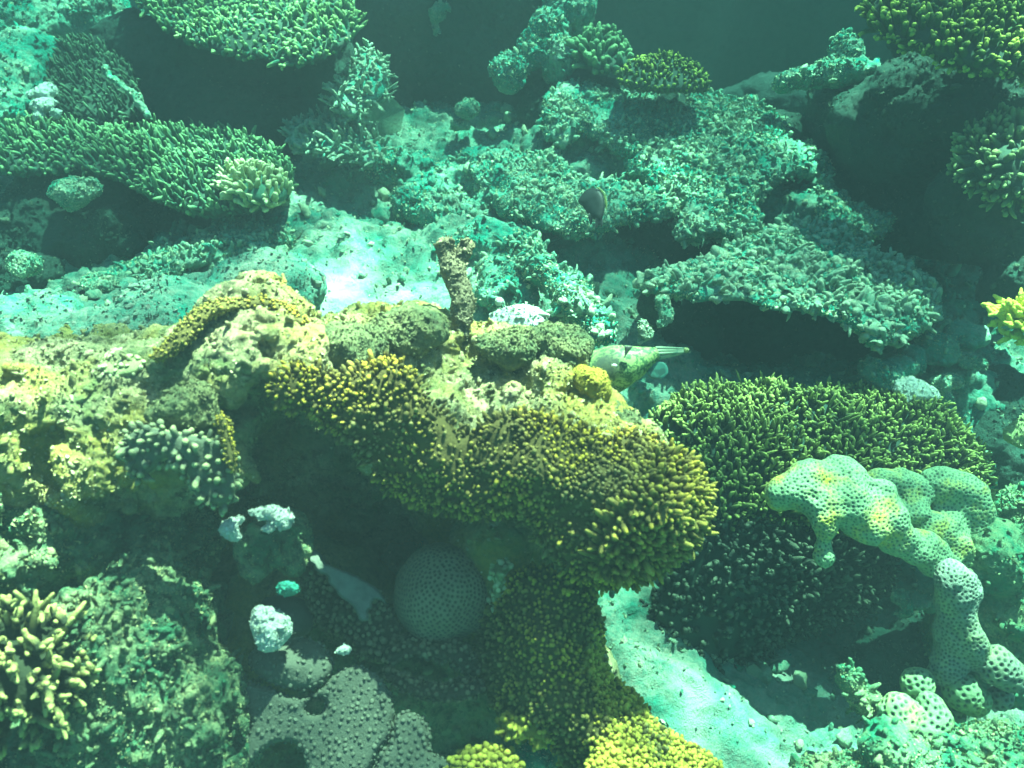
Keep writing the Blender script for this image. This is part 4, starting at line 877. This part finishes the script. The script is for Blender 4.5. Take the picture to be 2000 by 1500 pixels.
for lab_, px_, py_, d_, r__, sd_ in [('small green lit crust lump in front of the dark wall at top centre', 912, 212, 2.62, (.035, .04, .022), 158), ('small green lit crust lump high on the dark wall at the top edge', 852, 20, 2.85, (.045, .05, .035), 159)]:
    rock('crust_lump', lab_, 'rock', [E(px_, py_, d_, r__), E(px_ - 15, py_ + 30, d_ + .02, tuple(np.array(r__) * .8))], M_rub, vox=.007, n1=(.022, 16), n2=(.014, 40), n3=(.005, 80), ncrust=300, cs=(.002, .007), seed=sd_)
# upper left: shelves of table coral
finger_coral('table_coral', 'large yellow green table coral at the top left over a shade-coloured hollow', [(205,-60),(250,-10),(300,40),(345,75),(400,98),(450,118),(505,112),(560,132),(620,118),(672,96),(698,60),(690,10),(650,-60)],
    [(205,-60,2.75),(300,40,2.45),(450,118,2.28),(560,130,2.26),(690,60,2.32),(650,-60,2.75),(450,-40,2.65),(480,40,2.42)], M_muted, 1100, .0135, (.014, .034), (.0045, .0072), M_dark, dirn=(0, -.15, 1), spread=.35, thick=.05, amp=.03, seed=124, forks=.75, jit=.35)
finger_coral('ragged_coral', 'ragged broken branching coral below the top left table, beside the black hollow', [(640,190),(665,160),(690,110),(720,90),(745,120),(768,150),(750,190),(715,215),(690,240),(655,225)], [(640,190,2.35),(720,90,2.5),(768,150,2.45),(690,240,2.32)], M_teald, 260, .016, (.02, .045), (.004, .0065), M_rock, dirn=(0, -.2, .8), spread=.5, thick=.06, seed=125, jit=.6, forks=.8, edge=18)
finger_coral('ragged_coral', 'pale ragged branch bank leading right from the thicket to the slope', [(560,245),(610,225),(660,225),(720,255),(760,290),(735,330),(690,315),(640,300),(590,300),(555,280)], [(560,245,2.42),(660,225,2.45),(760,290,2.40),(640,300,2.32)], M_teald, 330, .015, (.02, .042), (.004, .006), M_rock, dirn=(-.3, -.2, .8), spread=.4, thick=.06, seed=126, jit=.45, forks=.6, edge=20)
finger_coral('staghorn_thicket', 'wide bank of fine green finger coral across the left of the reef', [(-40,262),(40,245),(110,250),(180,262),(250,268),(330,250),(400,252),(470,262),(530,290),(570,330),(570,375),(545,405),(480,415),(420,425),(360,410),(300,390),(250,360),(200,345),(140,335),(60,345),(-40,340)],
    [(-40,262,2.30),(110,250,2.38),(330,250,2.42),(530,290,2.30),(565,370,2.18),(420,425,2.10),(300,390,2.12),(140,335,2.18),(-40,340,2.12),(350,330,2.20)], M_stag, 1500, .0135, (.022, .042), (.0045, .0065), M_dark, dirn=(-.15, -.1, 1), spread=.3, thick=.06, amp=.025, seed=127, forks=.5)
finger_coral('knobby_coral', 'pale yellow stubby coral clump at the right end of the green thicket', [(438,345),(465,325),(510,322),(550,335),(568,360),(562,392),(520,402),(470,398),(442,380)], [(438,345,2.12),(510,322,2.16),(568,360,2.12),(470,398,2.05),(500,365,2.05)], M_pale, 150, .015, (.018, .030), (.0055, .008), M_stag, dirn=(0, -.3, 1), spread=.45, thick=.05, seed=128, forks=.5, edge=20, jit=.3)
finger_coral('staghorn_thicket', 'dim steep thicket of thin branches above the green bank at far left', [(40,120),(110,90),(180,88),(240,110),(275,160),(285,215),(240,250),(180,255),(110,225),(70,180)], [(40,120,2.62),(180,88,2.68),(275,160,2.58),(240,250,2.45),(110,225,2.45)], M_dark, 700, .0155, (.022, .042), (.004, .006), M_dark, dirn=(-.2, -.1, 1), spread=.3, thick=.08, seed=129, forks=.5)
rock('white_coral', 'stacked white coral lumps at the far left above the green bank', 'coral', [E(88, 178, 2.36, (.028, .03, .020)), E(68, 182, 2.36, (.018, .02, .014)), E(85, 205, 2.35, (.030, .03, .018)), E(78, 228, 2.34, (.016, .016, .014)), E(108, 225, 2.34, (.012, .012, .014))], M_white, vox=.006, k=.012, n1=(.010, 25), n2=(.006, 50), ncrust=120, cs=(.002, .007), seed=130)
rock('coral_rock', 'teal crusted rock at the far left edge behind the stacked white coral', 'rock', [E(10, 170, 2.5, (.10, .12, .10)), E(40, 120, 2.62, (.12, .12, .08)), E(30, 220, 2.42, (.06, .08, .05)), E(-30, 60, 2.8, (.2, .15, .14)), E(120, 40, 2.95, (.24, .16, .14))], M_rock, n1=(.035, 8), n2=(.024, 20), n3=(.008, 50), ncrust=700, seed=131, stubs=150)
rock('broken_branch', 'thin pale broken branch standing against the black hollow', 'coral', [C((205, 140, 2.42), (235, 165, 2.40), .006, .005), C((235, 165, 2.40), (268, 192, 2.38), .005, .009), C((268, 192, 2.38), (288, 225, 2.36), .012, .010), C((205, 134, 2.42), (212, 142, 2.42), .010, .008)], M_rub, vox=.005, k=.008, n1=(.006, 30), n2=(.005, 60), ncrust=60, cs=(.002, .006), seed=132)
crust_plate('crusted_shelf', 'teal crusted shelf with a black undercut below the green bank at left', 'reef shelf',
    [(148,562),(215,530),(280,508),(350,478),(430,452),(500,428),(560,440),(582,478),(530,500),(465,508),(405,520),(340,532),(306,558),(304,602),(270,592),(205,574)],
    [(148,562,2.00),(280,508,2.10),(430,452,2.20),(560,440,2.20),(582,478,2.12),(465,508,2.04),(306,558,1.94),(270,592,1.90),(205,574,1.94),(350,510,2.04)], M_rock, 2200, 200, seed=154)
rock('coral_rock', 'lumpy rock with shadow in its colour under the left end of the green bank', 'rock', [E(150, 400, 2.35, (.16, .1, .10)), E(60, 460, 2.25, (.14, .1, .08)), E(200, 470, 2.28, (.14, .08, .08)), E(30, 540, 2.12, (.10, .08, .05)), E(330, 440, 2.4, (.2, .1, .08)), E(420, 560, 2.2, (.14, .06, .06)), E(160, 600, 2.0, (.10, .06, .05))], M_shade, vox=.009, n1=(.035, 9), n2=(.022, 22), n3=(.008, 50), ncrust=900, seed=134, stubs=60)
for lab_, px_, py_, d_, r__, sd_ in [('small teal lit crust lump under the green bank, upper of two', 145, 372, 2.16, (.05, .05, .03), 155), ('small yellow green lit crust lump low at the left edge', 50, 515, 2.02, (.030, .035, .022), 156), ('pale lit crust scrap right of the yellow green lump', 190, 552, 1.94, (.045, .04, .015), 157)]:
    rock('crust_lump', lab_, 'rock', [E(px_, py_, d_, r__)], M_rub, vox=.006, n1=(.018, 16), n2=(.012, 40), n3=(.005, 80), ncrust=300, cs=(.002, .007), seed=sd_)
rock('slope_rock', 'pale lit rock shoulder directly behind the left part of the ledge', 'rock', [E(330, 640, 1.72, (.15, .12, .07)), E(160, 680, 1.62, (.10, .10, .05)), E(60, 640, 1.72, (.10, .1, .05)), E(520, 560, 1.88, (.12, .1, .05))], M_seabed, n1=(.025, 9), n2=(.016, 24), n3=(.006, 55), ncrust=500, seed=135)

rock('hollow_rock', 'added shade-coloured rock face in the hollow beneath the large top left table', 'rock', [E(450, 140, 2.78, (.30, .14, .26)), E(300, 170, 2.85, (.2, .14, .24)), E(600, 150, 2.78, (.18, .14, .24)), E(430, 230, 2.70, (.34, .16, .10))], M_shade, vox=.014, n1=(.04, 7), n2=(.02, 18), ncrust=200, seed=136)  # added to make the hollow dark, with shade in its colour

rock('reef_rock', 'rock wall in the deep water, shade and haze in its colour, at the top right', 'rock', [E(1250, -40, 4.2, (.55, .22, .62)), E(1480, -60, 4.3, (.55, .22, .66)), E(1700, -40, 4.4, (.5, .22, .62)), E(1420, -250, 4.3, (1.5, .26, 1.0)), E(1530, 240, 3.3, (.34, .12, .16))], M_deep, vox=.028, k=.1, n1=(.06, 3), n2=(.04, 9), n3=(.015, 30), ncrust=0, pad=.16, seed=149)

# right: rock pinnacle with corals
rock('pinnacle_rock', 'shade-coloured rock slope rising at the right edge below the yellow corals', 'rock', [E(1900, 200, 2.35, (.28, .22, .16)), E(1800, 250, 2.45, (.24, .2, .16)), E(1960, 420, 2.2, (.18, .16, .14)), E(1980, 60, 2.45, (.34, .22, .16)), E(1790, 210, 2.58, (.15, .14, .08)), E(1640, 190, 2.66, (.10, .10, .05)), E(1660, 240, 2.65, (.14, .14, .12)), E(1990, 560, 2.15, (.10, .1, .10)), E(1850, 430, 2.5, (.2, .14, .10)), E(1690, 375, 2.72, (.15, .10, .11)), E(1760, 330, 2.6, (.12, .1, .1))], M_shade, vox=.013, n1=(.045, 7), n2=(.026, 18), n3=(.009, 45), ncrust=1400, cs=(.004, .016), seed=141)
rock('lit_ridge', 'teal lit crest of rock poking into the dark water at upper right', 'rock', [C((1530, 165, 2.52), (1600, 145, 2.52), .022, .036), C((1600, 145, 2.52), (1680, 135, 2.50), .036, .03), E(1650, 100, 2.56, (.05, .06, .04)), E(1715, 135, 2.48, (.022, .03, .03))], M_rock, vox=.008, n1=(.022, 14), n2=(.014, 32), ncrust=400, seed=142)
finger_coral('finger_coral', 'bright yellow tipped finger coral filling the top right corner', [(1700,-40),(1690,30),(1720,70),(1770,90),(1820,110),(1860,130),(1920,145),(1980,150),(2060,140),(2060,-40)], [(1700,-40,2.12),(1720,70,2.02),(1860,130,1.92),(2050,140,1.88),(2050,-40,2.1),(1850,20,1.98)], M_ygreen, 900, .0140, (.022, .040), (.0055, .0078), M_dark, dirn=(-.2, -.25, 1), spread=.45, thick=.07, amp=.03, seed=143, forks=.8)
finger_coral('branching_coral', 'dull green domed branching coral at the right edge under the yellow corner', [(1866,300),(1885,262),(1930,245),(1990,235),(2050,240),(2050,385),(1990,395),(1940,382),(1895,352)], [(1866,300,2.02),(1930,245,2.05),(2040,240,2.0),(2040,380,1.92),(1940,382,1.95),(1960,310,1.90)], coral_mat('dull branching coral', (.09, .13, .07), (.34, .40, .14), .25, .4, .98), 200, .016, (.025, .045), (.006, .008), M_dark, dirn=(-.3, -.35, .7), spread=.6, thick=.08, seed=144, forks=.9, edge=30)
branching('branching_coral', 'small bright yellow branching coral cut by the right edge', 'coral', 2010, 625, 1.92, .035, 42, coral_mat('bright branching coral', (.30, .34, .06), (.76, .70, .10), .2, .1, .8), (-.55, -.4, .55), (.032, .055), (.0065, .0088), 145, 1.3)
rock('yellow_stub', 'pale yellow stub of coral at the right edge beside the dark rock', 'coral', [E(1990, 850, 1.9, (.03, .03, .018)), E(2005, 840, 1.9, (.03, .03, .02))], M_pale, vox=.005, n1=(.008, 30), n2=(.005, 60), ncrust=60, seed=146)
rock('reef_rock', 'shade-coloured rounded rock at the right edge beyond the finger field', 'rock', [E(1960, 800, 2.2, (.12, .12, .09)), E(1900, 830, 2.15, (.08, .1, .05)), E(1990, 930, 2.1, (.08, .1, .08))], M_shade, n1=(.03, 9), n2=(.02, 22), ncrust=400, seed=147)

# ------------------------------------------------------------------ fish
def fish_mat(name, a, b_, scale=160., thr=.5):
    m, n, b = newmat(name); B = NB(n); b.inputs['Roughness'].default_value = .5
    c = B.mix(B.ramp(B.noise(scale, 2, .5, 1.2), [(thr - .05, 0.), (thr + .05, 1.)]), a, b_)
    c = B.mix(B.attr('tip'), c, (.045, .06, .045))
    n.links.new(c, b.inputs['Base Color']); return m
def loft(path, seg=20):
    """path rows: (px, py, depth, half height px, half thickness m)"""
    rows = np.array(path, float); m = len(rows)
    t = np.linspace(0, m - 1, m * 5); R = np.stack([np.interp(t, np.arange(m), rows[:, k]) for k in range(5)], 1)
    for _ in range(4): R[1:-1] = (R[:-2] + 2 * R[1:-1] + R[2:]) / 4
    cpt = W(R[:, 0], R[:, 1], R[:, 2]); tan = unit(np.gradient(cpt, axis=0)); view = unit(cpt)
    side = unit(np.cross(tan, view)); vw = unit(np.cross(side, tan))
    hh = R[:, 3] / FPX * R[:, 2]; a = np.arange(seg) * 2 * math.pi / seg
    V = cpt[:, None] + np.cos(a)[None, :, None] * side[:, None] * hh[:, None, None] + np.sin(a)[None, :, None] * vw[:, None] * R[:, 4][:, None, None]
    I = np.arange(len(R) * seg).reshape(len(R), seg); J = np.roll(I, -1, 1)
    F = np.stack([I[:-1], J[:-1], J[1:], I[1:]], -1).reshape(-1, 4)
    return V.reshape(-1, 3), [F, I[0][None, ::-1], I[-1][None]], len(R)
def outline_fin(poly, d, thick=.003, mat=None, parent=None, name='fin', ctrl=None, fold=0., tipv=0.):
    V, Fs, n, N, dist, Q = sheet(poly, ctrl or [(poly[0][0], poly[0][1], d), (poly[1][0], poly[1][1], d), (poly[2][0], poly[2][1] + 1, d)], 2.0, thick, 4, 0, 10, 0, smooth=1)
    return mk(name, Geo().add(V, Fs, np.full(len(V), tipv)), mat, parent)
M_fish = fish_mat('speckled fish skin', (.20, .30, .10), (.04, .10, .04), 120.)
M_ray = fish_mat('pale fin rays', (.27, .36, .22), (.09, .22, .14), 60., .6)
M_fan = fish_mat('fan fin skin', (.05, .20, .15), (.03, .10, .08), 60., .5)
fz = thing('fish', 'green speckled fish with tapering striped end and fan fin, half hidden behind the ledge', 'fish', W(1230, 715, 1.440))
path = [(1095, 770, 1.460, 22, .02), (1130, 752, 1.460, 42, .035), (1170, 732, 1.450, 50, .042), (1210, 716, 1.440, 45, .040), (1240, 707, 1.440, 34, .030), (1262, 698, 1.440, 22, .020), (1285, 690, 1.440, 12.5, .011)]
V, F, nr = loft(path)
pr = np.hypot(((V @ np.array([1, 0, 0])) / (V @ np.array([0, CT, -ST])) * FPX + 1000) - 1186, 750 - (V @ np.array([0, ST, CT])) / (V @ np.array([0, CT, -ST])) * FPX - 715)
mk('body', Geo().add(V, F, np.clip(1.9 - pr / 20., 0, 1) * .9), M_fish, fz)
g = Geo()
for q, (y0, y1) in enumerate([(679, 681), (685, 684.5), (691, 687.5), (697, 690), (702, 692)]):
    v, f, tp = tube(W(np.linspace(1280, 1343 - q * 4, 7), np.linspace(y0, y1, 7), np.linspace(1.435, 1.440, 7) - .002 * (2 - abs(q - 2))), np.array([.0022, .0024, .0023, .0021, .0018, .0017, .0016]), 6, .04); g.add(v, f)
mk('tail', g, M_ray, fz)
v, F, _ = loft([(1336, 683, 1.438, 4.5, .004), (1341, 684, 1.438, 5.5, .005), (1345, 685, 1.438, 3.5, .004)], 12)
mk('tail_tip', Geo().add(v, F), M_pale, fz)
fn = outline_fin([(1262, 722), (1274, 708), (1290, 704), (1303, 712), (1306, 728), (1296, 739), (1280, 741), (1267, 736)], 1.435, .004, M_fan, fz, 'fan_fin')
for y2, x2 in ((709, 1298), (717, 1304), (726, 1305), (734, 1300), (739, 1288)):
    v, f, tp = tube(W(np.linspace(1264, x2, 5), np.linspace(725, y2, 5), np.full(5, 1.430)), np.full(5, .0020), 5, .05); mk('fin_ray', Geo().add(v, f), M_ray, fn)
outline_fin([(1213, 674), (1218, 672), (1221, 690), (1216, 704), (1232, 682), (1238, 675), (1228, 676)], 1.395, .004, fish_mat('dark fin', (.03, .04, .03), (.05, .06, .05)), fz, 'dorsal_fin')
v, F, _ = loft([(1195, 714, 1.396, 2.5, .002), (1200, 714, 1.394, 4, .003), (1204, 714, 1.396, 2.5, .002)], 12); mk('eye_spot', Geo().add(v, F), M_white, fz)

M_dfish = fish_mat('dark fish skin', (.018, .024, .022), (.012, .017, .015), 30.)
df = thing('fish', 'small dark oval fish hovering over the lit slope at centre', 'fish', W(1160, 400, 2.0))
V, Fs, n, N, dist, Q = sheet([(1128, 391), (1136, 380), (1146, 370), (1160, 366), (1172, 371), (1180, 385), (1182, 402), (1179, 420), (1174, 431), (1160, 430), (1148, 418), (1140, 405), (1131, 398)], [(1128, 391, 2.02), (1172, 371, 2.0), (1174, 431, 1.98)], 1.5, .035, 20, 0, 10, 0, smooth=1, round_=1.)
mk('body', Geo().add(V, Fs), M_dfish, df)
outline_fin([(1148, 414), (1158, 421), (1157, 432), (1154, 441), (1150, 430)], 1.99, .004, M_dfish, df, 'anal_fin')
outline_fin([(1163, 424), (1176, 424), (1178, 434), (1176, 446), (1170, 436), (1164, 448), (1162, 436)], 1.98, .004, M_dfish, df, 'tail_fin')
outline_fin([(1160, 363), (1174, 367), (1184, 382), (1187, 402), (1183, 412), (1182, 398), (1178, 380), (1170, 370)], 1.995, .004, fish_mat('fin edge', (.22, .27, .08), (.15, .2, .07), 60.), df, 'dorsal_fin')

# ------------------------------------------------------------------ the green water between the eye and the reef
g = Geo(); x0, x1, y0, y1, z0, z1 = -10, 10, -7, 12, -6.5, .22
v = np.array([(x, y, z) for x in (x0, x1) for y in (y0, y1) for z in (z0, z1)], float)
g.add(v, np.array([(0, 1, 3, 2), (4, 6, 7, 5), (0, 4, 5, 1), (2, 3, 7, 6), (0, 2, 6, 4), (1, 5, 7, 3)]))
hm = bpy.data.materials.new('sea water'); hm.use_nodes = True; hn = hm.node_tree; hn.nodes.clear()
ho = hn.nodes.new('ShaderNodeOutputMaterial'); pv = hn.nodes.new('ShaderNodeVolumePrincipled')
pv.inputs['Color'].default_value = (.0135, .0255, .0268, 1); pv.inputs['Density'].default_value = .55
pv.inputs['Absorption Color'].default_value = (.004, .34, .28, 1); pv.inputs['Anisotropy'].default_value = .0
hn.links.new(pv.outputs[0], ho.inputs['Volume'])
hz = mk('haze', g, hm); hz['kind'] = 'stuff'
